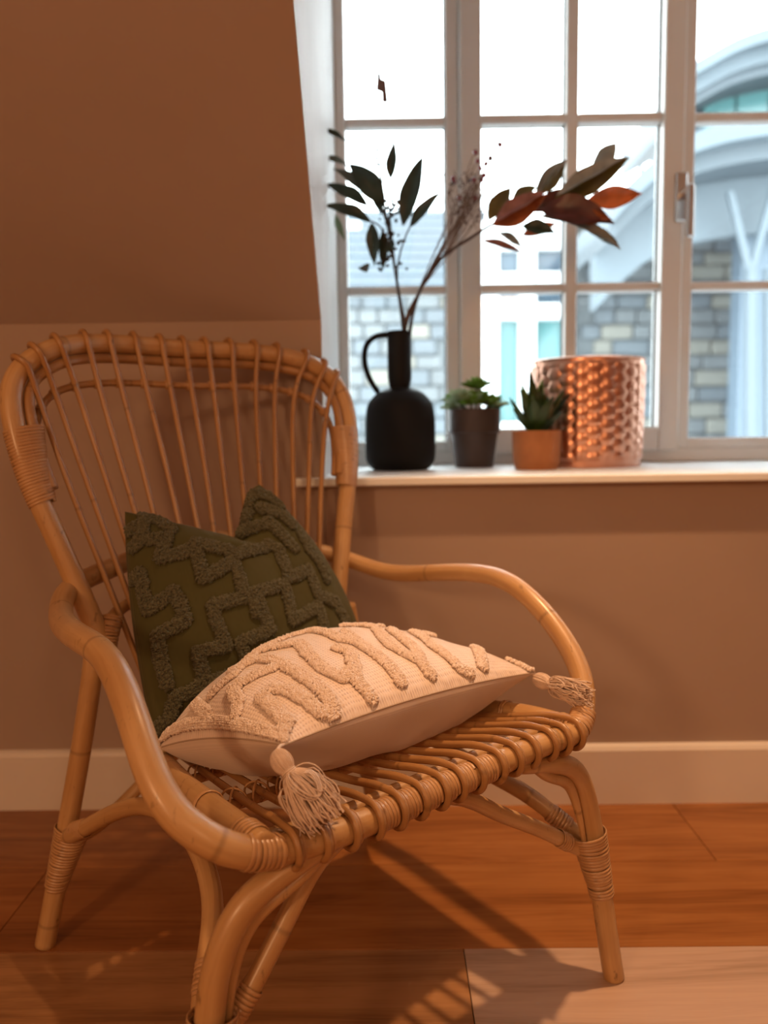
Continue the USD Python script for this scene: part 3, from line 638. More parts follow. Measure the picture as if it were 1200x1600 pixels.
mg = thing('magnolia_branch', 'magnolia branch with big rust, orange and olive leaves leaning right out of the black vase', 'branch', NECK + [.012, 0, 0])
P = curve([A7(735, 1640, .0), A7(760, 1440, -.005), A7(830, 1230, -.01), A8(110, 735, -.02), A8(250, 640, -.03), A8(370, 565, -.03), A8(560, 490, -.03), A8(700, 445, -.03)], step=.008)
obj('stem', tube(P, np.linspace(.0045, .0026, len(P)), 10), 'bark', mg)
for i, (b, t, w, nr, mt, bend, d0, d1, fold) in enumerate([((345, 548), (462, 372), 84, (-.3, -.95, .1), 'olive_leaf', .05, -.02, .0, .2), ((365, 572), (650, 412), 108, (.1, -.9, -.4), 'rust_leaf', -.16, -.05, -.09, .30), ((372, 556), (648, 396), 84, (-.2, -.8, .6), 'pink_leaf', .02, -.075, -.10, .3),
        ((590, 410), (752, 230), 84, (.3, -.9, .2), 'silver_leaf', -.1, .0, .03, .3), ((620, 410), (745, 260), 56, (.4, -.9, -.1), 'olive_leaf', .0, -.01, .02, .2), ((690, 434), (1080, 222), 118, (.2, -.92, -.3), 'olive_leaf', -.12, -.05, -.08, .28), ((700, 418), (1066, 214), 84, (-.3, -.75, .6), 'silver_leaf', .02, -.075, -.09, .3), ((880, 300), (1013, 142), 90, (.3, -.95, 0), 'silver_leaf', .0, .03, .06, .2),
        ((610, 490), (1000, 562), 142, (.1, -.95, .25), 'maroon_leaf', .12, -.05, -.10, .22), ((860, 440), (1145, 408), 100, (.1, -.9, -.35), 'orange_leaf', -.05, .0, -.02, .25), ((520, 575), (692, 612), 74, (0, -.9, .3), 'dark_leaf', .05, -.04, -.06, .2), ((600, 525), (1032, 695), 84, (.2, -.8, .6), 'silver_leaf', .16, -.06, -.08, .25), ((850, 590), (1034, 698), 70, (.3, -.8, .4), 'olive_leaf', .06, -.045, -.055, .2),
        ((560, 500), (860, 400), 96, (.1, -.9, .2), 'maroon_leaf', .05, .01, .02, .25), ((760, 520), (985, 540), 66, (.0, -.9, -.3), 'rust_leaf', -.06, -.06, -.11, .25), ((430, 545), (560, 455), 60, (-.2, -.9, .3), 'maroon_leaf', .05, .0, .01, .2), ((520, 625), (700, 560), 62, (.1, -.9, .3), 'orange_leaf', -.05, .02, .02, .2), ((310, 650), (522, 716), 40, (.1, -.9, .4), 'pink_leaf', .08, .0, -.01, .2), ((400, 610), (520, 690), 46, (.1, -.9, .4), 'silver_leaf', .1, .02, .03, .2), ((470, 430), (600, 370), 60, (-.1, -.9, .4), 'olive_leaf', .0, .03, .05, .2)]):
    obj('leaf', leaf(A8(*b, d0), A8(*t, d1), 1.12 * w / 3.333 * kk, nr, bend, fold, 18, 6, .46, .0011), mt, mg)
# ------------------------------------------------------------------ the rattan armchair (local: x across, y towards the sitter's feet, z up)
PHI, CH = math.radians(37.2), np.array([-.2, 1.2626, 0])
EX, EY, EZ = np.array([math.cos(PHI), math.sin(PHI), 0]), np.array([math.sin(PHI), -math.cos(PHI), 0]), np.array([0, 0, 1.])
def W(l):
    l = np.asarray(l, float); return CH + l[..., 0:1] * EX + l[..., 1:2] * EY + l[..., 2:3] * EZ
def D(l):
    l = np.asarray(l, float); return l[..., 0:1] * EX + l[..., 1:2] * EY + l[..., 2:3] * EZ
mir = lambda c: np.asarray(c, float) * [-1, 1, 1]

chair = thing('rattan_armchair', 'honey-coloured rattan armchair with fan-shaped spoke back, bent arms and slatted seat', 'armchair', CH)
RP = .0165
LOOP = np.array([[-0.028, 0.428, 0.386], [-0.146, 0.43, 0.382], [-0.232, 0.431, 0.389], [-0.282, 0.429, 0.408], [-0.325, 0.394, 0.447], [-0.335, 0.329, 0.511], [-0.333, 0.237, 0.565], [-0.336, 0.139, 0.574], [-0.325, 0.026, 0.566], [-0.302, -0.086, 0.563], [-0.264, -0.172, 0.581], [-0.19, -0.223, 0.596], [-0.097, -0.249, 0.615], [0.0, -0.254, 0.627], [0.098, -0.249, 0.618], [0.191, -0.223, 0.598], [0.264, -0.17, 0.576], [0.304, -0.086, 0.555], [0.326, 0.026, 0.564], [0.338, 0.138, 0.577], [0.335, 0.236, 0.567], [0.33, 0.332, 0.51], [0.307, 0.398, 0.447], [0.26, 0.427, 0.403], [0.205, 0.43, 0.398], [0.104, 0.429, 0.394], [-0.028, 0.428, 0.386]])
loop = curve(LOOP, step=.005, closed=True)
gl = np.arange(len(loop)); wob = 1 + .045 * (meshkit.noise(np.stack([gl * .045, gl * 0, gl * 0], 1), 4) - .5)
jl = int(np.argmin(np.linalg.norm(loop - [-.262, .43, .398], axis=1))); jr = int(np.argmin(np.linalg.norm(loop - [.27, .424, .41], axis=1)))
obj('arm_rail', tube(W(loop[jl:jr + 1]), RP * wob[jl:jr + 1] * np.where(np.arange(jr + 1 - jl) > (jr - jl) * .62, .965, 1.04), 24), 'cane_pole', chair)
front = np.vstack([loop[jr:-1], loop[:jl + 1]])
obj('front_rail', tube(W(front), RP * .985, 24), 'cane_pole', chair)
fo = front[np.argsort(front[:, 0])]
rail_z = lambda x: np.interp(x, fo[:, 0], fo[:, 2]); rail_y = lambda x: np.interp(x, fo[:, 0], fo[:, 1])
seat_line = lambda y: .4085 + (y - .43) * .175

# back: outer hoop, inner hoop, knot rail
hoop_half = np.array([[0.0, -0.318, 0.990], [0.099, -0.312, 0.991], [0.187, -0.292, 0.986], [0.249, -0.266, 0.970], [0.299, -0.254, 0.937], [0.321, -0.241, 0.893], [0.321, -0.225, 0.836], [0.309, -0.208, 0.764], [0.285, -0.189, 0.683], [0.259, -0.167, 0.598], [0.232, -0.144, 0.505], [.216, -.128, .44]])
hoop = curve(np.vstack([mir(hoop_half[::-1]), hoop_half[1:]]), step=.005)
obj('back_hoop', tube(W(hoop), .0172, 24), 'cane_pole', chair)
Th, _, _ = frames(hoop)
inw = np.cross(Th, np.array([0, 1., .0])); inw /= np.linalg.norm(inw, axis=1, keepdims=True)
cen = np.array([0, -.25, .8]); inw *= np.sign(((cen - hoop) * inw).sum(1))[:, None]
sel = np.where(hoop[:, 2] > .735)[0]
inner = hoop[sel] + inw[sel] * .0262 + [0, .003, 0]
obj('inner_hoop', tube(W(inner), .0088, 14), 'cane_thin', chair)
knot_half = np.array([[0.0, -0.283, 0.918], [0.106, -0.288, 0.92], [0.191, -0.28, 0.915], [0.246, -0.268, 0.899], [0.274, -0.252, 0.872], [0.286, -0.240, 0.838], [.283, -.224, .79], [.270, -.208, .74]])
kr = curve(np.vstack([mir(knot_half[::-1]), knot_half[1:]]), step=.005)
obj('knot_rail', tube(W(kr), .0062, 12), 'cane_thin', chair)
for s in (-1, 1):
    q = np.where((hoop[:, 0] * s > 0) & (hoop[:, 2] < .838) & (hoop[:, 2] > .712))[0]; q = q[np.argsort(-hoop[q, 2])]
    n_ = len(q); taper = np.linspace(1, .25, n_)
    obj('back_binding', coil(W(hoop[q]), .0175 + .0135 * taper, .0182, D(inw[q].mean(0)), .0052, .0027, .0008, off=.0125 * taper, wob=.0003), 'cane_strip', chair)

# lower back rail and the cross rails under the seat
obj('back_rail', tube(W(curve(np.vstack([mir([(.228, -.135, .498), (.206, -.165, .520), (.165, -.195, .538), (.09, -.212, .548)]), [[0, -.216, .55]], [(.09, -.212, .548), (.165, -.195, .538), (.206, -.165, .520), (.228, -.135, .498)][::1]]), step=.006)), .0105, 14), 'cane_pole', chair)
for s in (-1, 1):
    obj('back_rail_binding', coil(W(np.array([(.224 * s, -.138, .478), (.217 * s, -.142, .505), (.206 * s, -.150, .528)])), .0165, .0150, None, .0046, .0024, .0008, wob=.0008, seed=3), 'cane_strip', chair)
SIDE = np.array([[0.168, -0.126, 0.310], [0.2, 0.014, 0.342], [0.226, 0.153, 0.365], [0.246, 0.291, 0.390], [0.249, 0.440, 0.401]])
for s in (-1, 1):
    obj('seat_side_rail', tube(W(curve(SIDE * [s, 1, 1], step=.006)), .0170, 20), 'cane_pole', chair)
obj('seat_back_rail', tube(W(curve(np.array([(-.19, -.135, .300), (-.08, -.140, .294), (.08, -.140, .294), (.19, -.135, .300)]), step=.006)), .0130, 14), 'cane_pole', chair)
SR = .0110
xs_ = np.linspace(-.245, .245, 60)
obj('second_rail', tube(W(np.stack([xs_, np.array([rail_y(x) for x in xs_]) - .0370, np.array([rail_z(x) for x in xs_]) - .0035], 1)), SR, 16), 'cane_pole', chair)
for y_, xw in ((.26, .232), (.10, .205)):
    z_ = seat_line(y_) - .0160
    obj('cross_rail', tube(W(np.linspace([-xw, y_, z_], [xw, y_, z_], 50)), .0075, 12), 'cane_thin', chair)

# fifteen spokes and fifteen seat slats
TOPX = np.array([.310, .274, .236, .190, .145, .097, .046, 0]); KX = np.array([.279, .250, .214, .173, .132, .0875, .044, 0])
FX = [-.214, -.178, -.140, -.106, -.072, -.039, -.006, .022, .054, .090, .120, .152, .187, .215, .243]
hi = hoop[hoop[:, 2] > .86]; hi_in = inw[hoop[:, 2] > .86]; kh = kr[kr[:, 2] > .80]
for i in range(15):
    s = -1 if i < 7 else 1; j = i if i < 8 else 14 - i
    kx, tx = KX[j] * s, TOPX[j] * s
    if j == 0: a = int(np.argmin(np.abs(hi[:, 0] - tx) + np.abs(hi[:, 2] - .940) * 2))
    else: a = int(np.argmin(np.abs(hi[:, 0] - tx) + (hi[:, 2] < .93)))
    Hc, no = hi[a], -hi_in[a]
    kc = kh[np.argmin(np.abs(kh[:, 0] - kx) + (0.0 if j else 1.0) * np.abs(kh[:, 2] - .872))]
    xb = .146 * (i - 7) / 7
    al = np.radians(np.linspace(-6, 205, 15)); R_ = .0172 + .0042
    over = Hc + R_ * (np.cos(al)[:, None] * np.array([0, 1., 0]) + np.sin(al)[:, None] * no)
    jog = rng.normal(0, .0025, 2)
    foot, kn = np.array([xb, -.100, .34]), kc + [0, .0108, 0]
    b1, b2 = foot + (kn - foot) * .38, foot + (kn - foot) * .75
    b1 = b1 + [jog[0], -.006, 0]; b2 = b2 + [jog[1], -.003, 0]
    P = soft(np.vstack([[(xb, -.084, .319), (xb, -.092, .326)], [foot, b1, b2, kn], over]), 3, .0045)
    sp = obj('spoke', tube(W(P), .0050, 10), 'cane_thin', chair)
    ax = np.gradient(kh, axis=0)[np.argmin(np.linalg.norm(kh - kc, axis=1))]
    obj('knot', coil(W(kc + np.linspace(-.0045, .0045, 3)[:, None] * ax / np.linalg.norm(ax)), .0066, .0066, None, .0034, .0022, .0016), 'cane_strip', sp)
for i in range(15):
    xb = .146 * (i - 7) / 7; xf = FX[i]; zr, yr = rail_z(xf), rail_y(xf)
    R_ = RP + .0046; al = np.radians(np.linspace(96, -170, 26))
    wr = np.stack([np.full(26, xf) + np.linspace(0, .002, 26), yr + R_ * np.cos(al), zr + R_ * np.sin(al)], 1)
    y_ = np.array([-.084, -.06, .05, .15, .25, .34, .395]); x_ = xb + (xf - xb) * (y_ + .084) / (.41 + .084)
    z_ = seat_line(y_) - .005 * (1 - (x_ / .25) ** 2) * np.clip((.40 - y_) * 8, 0, 1) + (zr - .388) * np.clip((y_ - .1) / .3, 0, 1)
    z_[-1] = zr + .0182
    P = soft(np.vstack([np.stack([x_, y_, z_], 1), wr]), 3, .004)
    L = np.linspace(0, 1, len(P)); d_ = np.linalg.norm(P[:, 1:] - [yr, zr], axis=1)
    r_ = np.where(d_ < .026, .0042, .0052); r_ = np.convolve(np.pad(r_, 4, mode='edge'), np.ones(9) / 9, 'valid')
    sl_ = obj('seat_slat', tube(W(P), r_, 12), 'cane_thin', chair)
    obj('slat_tie', join([tube(W(np.stack([np.full(30, xf + o), yr + (RP + h) * np.cos(t_), zr + (RP + h) * np.sin(t_)], 1)), r2, 6, False, True) for o, h, r2, t_ in ((.0062, .0022, .0019, np.linspace(0, 2 * np.pi, 30)), (.0098, .0018, .0016, np.linspace(0, 2 * np.pi, 30)))]), 'cane_strip', sl_)
    if i in (0, 1, 2, 12, 13, 14):
        for yy in (.26, .10):
            t = (yy + .088) / (.395 + .088); c = np.array([xb + (xf - xb) * t, yy, seat_line(yy) - .0085])
            obj('crossing_tie', join([tube(W(c + np.stack([.0115 * np.cos(q) * sx, .0115 * np.cos(q), .0135 * np.sin(q)], 1)), .0015, 6, False, True) for sx in (-1, 1) for q in [np.linspace(0, 2 * np.pi, 22)]]), 'cane_strip', sl_)
# wound strand between the middle slats of the front rail
for a, b in zip(FX[3:9], FX[4:10]):
    xx = np.linspace(a + .0115, b - .0050, 12)
    obj('rail_winding', coil(W(np.stack([xx, [rail_y(x) for x in xx], [rail_z(x) for x in xx]], 1)), RP + .0006, None, (0, 0, 1), .0050, .0026, .0009, wob=.0002), 'cane_strip', chair)

# corner bindings where arms, side rails and front rail meet
for s in (-1, 1):
    q = loop[np.argsort(np.linalg.norm(loop - [-.246 if s < 0 else .268, .43, .39 if s < 0 else .408], axis=1))[:9]]; q = q[np.argsort(q[:, 0])]
    obj('corner_binding', coil(W(q), RP + .001, None, None, .0062, .0033, .0008, wob=.0006, seed=5), 'cane_strip', chair)
    q = curve(SIDE * [s, 1, 1], step=.005)[-9:-3]
    obj('side_binding', coil(W(q), .0178, None, None, .0060, .0030, .0008, wob=.0006, seed=6), 'cane_strip', chair)
    q = curve(SIDE * [s, 1, 1], step=.005)[-29:-28 + 1]
    obj('side_ring', coil(W(np.linspace(q[0], q[-1] + 1e-4, 4)), .0178, None, None, .0040, .0026, .0012), 'cane_strip', chair)

# legs
FL = np.array([[0.331, 0.443, 0.0], [0.316, 0.434, 0.109], [0.308, 0.422, 0.209], [0.293, 0.417, 0.283], [0.262, 0.420, 0.335], [0.205, 0.428, 0.3640], [.14, .430, .3770]])
RL = np.array([[0.334, -0.171, 0.0], [0.298, -0.15, 0.182], [0.265, -0.130, 0.363], [0.243, -0.128, 0.492]])
ST = np.array([[.300, -.150, .185], [0.287, -0.085, 0.219], [0.258, -0.003, 0.271], [0.236, 0.079, 0.302], [0.226, 0.167, 0.306], [0.232, 0.247, 0.292], [0.252, 0.314, 0.275], [0.274, 0.351, 0.252], [0.305, 0.398, 0.210]])
for s in (-1, 1):
    m_ = np.array([s, 1, 1.])
    P = curve(FL * m_, step=.006); rr = np.interp(P[:, 2], [0, .34, .362, .378], [.0158, .0158, .0140, .0085])
    fl_ = obj('front_leg', tube(W(P), rr, 22), 'cane_pole', chair)
    obj('foot_pad', tube(W(np.array([FL[0] * m_ - [0, 0, -.0005], FL[0] * m_ + [-.001 * s, 0, .004]])), .0150, 20), 'bark', fl_)
    T_ = curve(FL * m_, step=.006); T_ = T_[(T_[:, 2] > .215)]; N_ = np.gradient(T_, axis=0); N_ /= np.linalg.norm(N_, axis=1, keepdims=True)
    off = np.cross(N_, [0, 1., 0]); off *= np.sign((off * np.array([-s, 0, -1.])).sum(1))[:, None]; Q = (T_ + off * .0215)[:-16]; Q = soft(np.vstack([Q, Q[-1] + [-.030 * s, .003, .014], Q[-1] + [-.055 * s, .006, .034]]), 2, .005)
    obj('leg_brace', tube(W(Q), np.interp(np.linspace(0, 1, len(Q)), [0, .6, 1], [.0035, .0085, .0070]), 12), 'cane_pole', chair)
    rl_ = obj('rear_leg', tube(W(curve(RL * m_, step=.008)), .0160, 22), 'cane_pole', chair)
    obj('foot_pad', tube(W(np.array([RL[0] * m_ - [0, 0, -.0005], RL[0] * m_ + [-.001 * s, 0, .004]])), .0150, 20), 'bark', rl_)
    obj('side_stretcher', tube(W(curve(ST * m_, step=.006)), .0128, 18), 'cane_pole', chair)
    # leg bindings: tapering cones of wound cane that take in the stretchers
    P = curve(FL * m_, step=.004); q = P[(P[:, 2] > .128) & (P[:, 2] < .232)][::-1]
    tap = np.linspace(1, 0, len(q)) ** 1.3
    obj('leg_binding', coil(W(q), .0166 + .0110 * tap, .0166 + .0085 * tap, D(np.array([-s * .72, -.69, 0])), .0052, .0027, .0012, off=.0085 * tap, wob=.0012, seed=8), 'cane_strip', fl_)
    P = curve(RL * m_, step=.004); q = P[(P[:, 2] > .095) & (P[:, 2] < .205)][::-1]
    tap = np.linspace(1, 0, len(q)) ** 1.2
    obj('leg_binding', coil(W(q), .0166 + .0120 * tap, .0166 + .0060 * tap, D(np.array([-s * .55, .83, 0])), .0052, .0027, .0012, off=.0105 * tap, wob=.0008, seed=9), 'cane_strip', rl_)
    for pts, r0 in ((np.array([[.292, -.112, .207], [.284, -.078, .223]]), .0136), (np.array([[.279, .360, .245], [.294, .381, .226]]), .0136)):
        obj('stretcher_binding', coil(W(pts * m_), r0, None, None, .0052, .0026, .0008, wob=.0006, seed=10), 'cane_strip', chair)
FA = np.array([(-.303, .418, .185), (-.262, .412, .225), (-.205, .410, .298), (-.165, .410, .346), (-.11, .408, .368), (-.02, .407, .371), (.055, .405, .352), (.119, .403, .312), (.198, .402, .264), (.262, .405, .222), (.303, .412, .195)])
obj('front_stretcher', tube(W(curve(FA, step=.006)), .0112, 16), 'cane_pole', chair)
RA = np.array([(-.296, -.150, .178), (-.24, -.155, .185), (-.16, -.16, .235), (-.08, -.15, .282), (0, -.146, .283), (.08, -.15, .282), (.16, -.16, .235), (.24, -.155, .185), (.296, -.150, .178)])
obj('rear_stretcher', tube(W(curve(RA, step=.006)), .0112, 16), 'cane_pole', chair)
for pts in (np.array([(.268, .4055, .218), (.246, .404, .2335)]), np.array([(-.272, .4125, .215), (-.252, .412, .2365)])):
    obj('stretcher_binding', coil(W(pts), .0120, None, None, .0050, .0025, .0008, wob=.0008, seed=12), 'cane_strip', chair)
# ------------------------------------------------------------------ cushions
def seat_z(x,y):
    return .4145+(y-.43)*.175-.005*(1-(x/.25)**2)
def bilin(c,a,b):
    a=a[...,None];b=b[...,None]
    return c[0]*(1-a)*(1-b)+c[1]*a*(1-b)+c[2]*(1-a)*b+c[3]*a*b
CREAM=np.array([[-0.191,0.383,0.477],[0.283,0.325,0.453],[-0.213,0.056,0.375],[0.27,-0.003,0.348]])
def cream(U,V,side):
    P=bilin(CREAM,(1+U)/2,(1+V)/2)
    n=np.cross(CREAM[1]-CREAM[0],CREAM[2]-CREAM[0]);n/=-np.linalg.norm(n)
    bul=np.clip((1-U**2)*(1-V**2),0,None)**.523*(1+.007*U+.333*V)
    P=P+n*.011*(np.abs(V)**3*(1-U**2)+np.abs(U)**3*(1-V**2))[...,None]
    if side>0: return P+n*.119*bul[...,None]
    P=P-n*.098*bul[...,None]
    z0=seat_z(P[...,0],P[...,1])+.001; d=(P[...,2]-z0)/.005
    P[...,2]=z0+.005*np.where(d>20,d,np.log1p(np.exp(np.clip(d,-30,20))))
    return P
GREEN=np.array([[-.200,.004,.358],[.225,-.035,.362],[-.183,-.135,.703],[.062,-.135,.735]])
def green(U,V,side):
    a=(1+U)/2;b=(1+V)/2
    P=bilin(GREEN,a,b)
    n=np.cross(GREEN[1]-GREEN[0],GREEN[2]-GREEN[0]);n/=np.linalg.norm(n)
    if n[1]<0:n=-n
    bul=np.clip((1-U**2)*(1-V**2),0,None)**.45
    P=P+n*((.062 if side>0 else -.045)*bul)[...,None]
    up=(GREEN[2]-GREEN[0]);up/=np.linalg.norm(up)
    rt=(GREEN[1]-GREEN[0]);rt/=np.linalg.norm(rt)
    # chop: top edge dips at u=.42, ears stay
    w=np.where(U<.42,np.clip((U+1)/1.42,0,1)**1.0,np.exp(-((U-.42)/.30)**2))
    w=w*np.where(U<.42,1,np.clip((1-U)/.42,0,1)**.5)
    P=P-up*(.088*w*b**4)[...,None]
    P=P-n*((.030 if side>0 else -.02)*np.exp(-((U-.44)/.2)**2)*b**4*np.clip((1-V)*6,0,1)*1.0)[...,None]
    # right side bows outward, left side slightly inward
    P=P+rt*(.050*np.clip(U,0,1)**2*(1-V**2))[...,None]
    P=P+rt*(-.010*np.clip(-U,0,1)**2*(1-V**2))[...,None]
    return P

def wrinkled(fn, U, V, side, amp, fr, seed):
    P = fn(U, V, side); du = np.gradient(P, axis=0); dv = np.gradient(P, axis=1); n = np.cross(du, dv); n /= np.linalg.norm(n, axis=-1, keepdims=True) + 1e-12
    if (n * (P - P.mean((0, 1)))).sum() < 0: n = -n
    e = np.clip((1 - U ** 2) * (1 - V ** 2) * 6, 0, 1)[..., None]
    w = meshkit.fbm(np.stack([U * fr, V * fr, U * 0 + side], -1), 3, seed)[..., None] - .5
    return P + n * amp * w * e, n

def cloth(fn, side, n, size, amp, fr, seed):
    # denser towards the edges
    g = np.sin(np.linspace(-np.pi / 2, np.pi / 2, n)); U, V = np.meshgrid(g, g, indexing='ij')
    P, nn = wrinkled(fn, U, V, side, amp, fr, seed); Pw = W(P.reshape(-1, 3))
    uv = np.stack([U * size[0] / 2, V * size[1] / 2], -1).reshape(-1, 2)
    F = grid_faces(n, n); c = Pw[F]; fn_ = np.cross(c[:, 1] - c[:, 0], c[:, 2] - c[:, 0]); nw = D(nn.reshape(-1, 3))
    if (fn_ * nw[F[:, 0]]).sum() < 0: F = F[:, ::-1]
    return Pw, F, uv

def noodles(C, N, half, r, seed, rise=.5):
    """little loops of yarn: arcs lying on the points C with normals N"""
    g = np.random.default_rng(seed); k = len(C); a = g.normal(size=(k, 3)); t = a - (a * N).sum(1, keepdims=True) * N; t /= np.linalg.norm(t, axis=1, keepdims=True); b = np.cross(N, t)
    ns, nc = 6, 5; u = np.linspace(-1, 1, ns); hf = half * g.uniform(.7, 1.25, k); ri = rise * g.uniform(.7, 1.4, k); be = g.normal(0, .35, k)
    Q = C[:, None] + (hf[:, None] * u)[..., None] * t[:, None] + ((1 - u ** 2) * (ri * half)[:, None] - r * .4)[..., None] * N[:, None] + ((u ** 2 - .4) * (be * half)[:, None])[..., None] * b[:, None]
    th = np.linspace(0, 2 * np.pi, nc, endpoint=False); rr = r * np.array([.45, .95, 1.1, 1.1, .95, .45])
    V = Q[:, :, None] + rr[None, :, None, None] * (np.cos(th)[None, None, :, None] * b[:, None, None] + np.sin(th)[None, None, :, None] * N[:, None, None])
    V = V.reshape(-1, 3)
    i, j = np.meshgrid(np.arange(ns - 1), np.arange(nc), indexing='ij'); q0 = (i * nc + j).ravel(); q1 = (i * nc + (j + 1) % nc).ravel()
    f = np.vstack([np.stack([q0, q1, q1 + nc], 1), np.stack([q0, q1 + nc, q0 + nc], 1)])
    F = (f[None] + (np.arange(k) * ns * nc)[:, None, None]).reshape(-1, 3)
    return V, F

def tufts(fn, polys, amp, fr, wseed, width, H, n, seed, smooth_line, edge=.35):
    g = np.linspace(-.992, .992, n); U, V = np.meshgrid(g, g, indexing='ij'); P, nn = wrinkled(fn, U, V, 1, amp, fr, wseed)
    from scipy.interpolate import RegularGridInterpolator
    I = RegularGridInterpolator((g, g), P, bounds_error=False, fill_value=None)
    S = []
    for pl in polys:
        pl = np.clip(np.array(pl, float), -.985, .985)
        q = curve(np.c_[pl, pl[:, 0] * 0], n=160)[:, :2] if smooth_line and len(pl) > 2 else np.vstack([a + (b - a) * np.linspace(0, 1, 40)[:, None] for a, b in zip(pl[:-1], pl[1:])])
        S.append(I(np.clip(q, -.99, .99)))
    S = np.vstack(S); d, _ = cKDTree(S).query(P.reshape(-1, 3)); d = d.reshape(n, n)
    w2 = width / 2 * (1 + .22 * (meshkit.noise(P * 160, seed) - .5) + .25 * (meshkit.noise(P * 420, seed + 1) - .5))
    m_ = d < w2 * 1.04
    h = H * np.sqrt(np.clip(1 - (d / w2) ** 4, 0, 1)) * (.8 + .5 * (meshkit.noise(P * 330, seed + 2) - .3)) - .0008
    Q = P + nn * h[..., None]
    F = grid_faces(n, n); keep = m_.ravel()[F].all(1); F = F[keep]
    ids, inv = np.unique(F, return_inverse=True); F = inv.reshape(-1, 3)
    Qw = W(Q.reshape(-1, 3)[ids]); Nw = D(nn.reshape(-1, 3)[ids]); c = Qw[F]
    if (np.cross(c[:, 1] - c[:, 0], c[:, 2] - c[:, 0]) * Nw[F[:, 0]]).sum() < 0: F = F[:, ::-1]
    core = (d < w2 * .93).ravel()[ids]
    return (Qw, F), Qw[core], Nw[core]

def spread(C, N, dist, seed):
    g = np.random.default_rng(seed); o = g.permutation(len(C)); key = np.floor(C[o] / dist).astype(int); _, k = np.unique(key, axis=0, return_index=True); o = o[np.sort(k)]; return C[o], N[o]

GP = [[(-0.985, 0.372), (-0.939, 0.412), (-0.932, 0.221), (-0.919, 0.089), (-0.702, 0.194), (-0.675, 0.076), (-0.669, -0.076), (-0.88, -0.142), (-0.893, -0.32), (-0.873, -0.544)],
[(-0.985, 0.807), (-0.84, 0.88), (-0.906, 0.695), (-0.959, 0.649)],
[(-0.959, 0.656), (-0.906, 0.702), (-0.642, 0.721), (-0.754, 0.517), (-0.478, 0.557), (-0.385, 0.596), (-0.425, 0.26), (-0.036, 0.392), (-0.056, 0.227), (-0.096, 0.016), (-0.412, -0.003), (-0.418, -0.122), (-0.385, -0.372), (-0.623, -0.352), (-0.609, -0.563), (-0.675, -0.649), (-0.827, -0.662), (-0.886, -0.807), (-0.985, -0.873)],
[(-0.023, -0.142), (0.003, 0.036), (0.379, 0.069), (0.306, -0.287), (0.603, -0.208), (0.577, -0.432)],
[(0.049, 0.03), (0.036, -0.135), (0.056, -0.32), (-0.254, -0.366), (-0.247, -0.53)],
[(0.675, 0.735), (0.675, 0.491), (0.675, 0.385)],
[(0.557, 0.478), (0.458, 0.128), (0.682, 0.142), (0.649, -0.115), (0.787, -0.208), (0.827, -0.399)],
[(0.016, 0.471), (0.273, 0.524), (0.53, 0.57)],
[(0.524, 0.985), (0.596, 0.82), (0.675, 0.702)],
[(0.721, 0.866), (0.807, 0.708), (0.833, 0.583)],
[(0.84, 0.464), (0.807, 0.313), (0.833, 0.194), (0.82, 0.023)],
[(0.702, 0.985), (0.781, 0.985), (0.886, 0.873), (0.893, 0.768)],
[(0.609, 0.985), (0.642, 0.965)],
[(-0.814, 0.959), (-0.649, 0.939), (-0.557, 0.827)],
[(-0.352, 0.636), (-0.181, 0.583), (-0.03, 0.53)]]
CP = [[(-0.985, 0.945), (-0.985, 0.544), (-0.985, 0.128), (-0.985, -0.155), (-0.985, -0.464), (-0.985, -0.761), (-0.985, -0.945)],
[(-0.959, -0.906), (-0.899, -0.873), (-0.88, -0.702), (-0.847, -0.471), (-0.794, -0.464), (-0.741, -0.603), (-0.735, -0.814), (-0.728, -0.945)],
[(-0.721, 0.221), (-0.596, 0.023), (-0.596, -0.181), (-0.609, -0.497), (-0.616, -0.735), (-0.636, -0.906), (-0.675, -0.985)],
[(-0.88, 0.201), (-0.761, 0.102), (-0.544, 0.247)],
[(-0.919, 0.418), (-0.965, 0.102)],
[(-0.656, -0.247), (-0.787, -0.161), (-0.86, -0.082), (-0.906, -0.273), (-0.959, -0.333)],
[(-0.511, 0.26), (-0.352, -0.056), (-0.432, -0.32), (-0.484, -0.596), (-0.464, -0.781), (-0.385, -0.728), (-0.405, -0.886), (-0.399, -0.972)],
[(-0.247, -0.379), (-0.234, -0.511), (-0.339, -0.721), (-0.412, -0.833)],
[(-0.491, 0.306), (-0.234, 0.333), (-0.096, 0.254), (-0.142, -0.254), (-0.096, -0.379)],
[(-0.03, -0.128), (-0.096, -0.412), (-0.109, -0.616), (-0.135, -0.82), (-0.155, -0.945)],
[(0.208, -0.168), (0.063, -0.544), (0.063, -0.721), (0.096, -0.84), (0.082, -0.945)],
[(0.326, -0.181), (0.234, -0.464), (0.201, -0.636), (0.122, -0.794)],
[(0.491, -0.227), (0.366, -0.649), (0.346, -0.84), (0.333, -0.939), (0.392, -0.972)],
[(0.794, -0.577), (0.616, -0.853), (0.537, -0.952)],
[(0.906, -0.84), (0.945, -0.919), (0.972, -0.985)],
[(0.142, 0.175), (0.234, 0.128), (0.24, -0.036)]]
# the parts of the pattern that the photograph hides: continue it over the rest of the face
GP += [[(-.55, -.62), (-.25, -.60), (-.22, -.85), (.10, -.80)], [(.15, -.55), (.42, -.52), (.38, -.80), (.7, -.72), (.72, -.95)], [(-.9, -.95), (-.5, -.9), (-.45, -.98)]]
CP += [[(-u, .62 - v * .85) for u, v in c] for c in CP[2:6]] + [[(-.35, .55), (-.2, .75), (-.25, .95)], [(.05, .45), (.2, .7), (.15, .95)], [(.45, .2), (.6, .5), (.55, .9)], [(.8, .0), (.85, .4), (.95, .6)], [(.62, -.25), (.7, .1), (.72, .3)]]

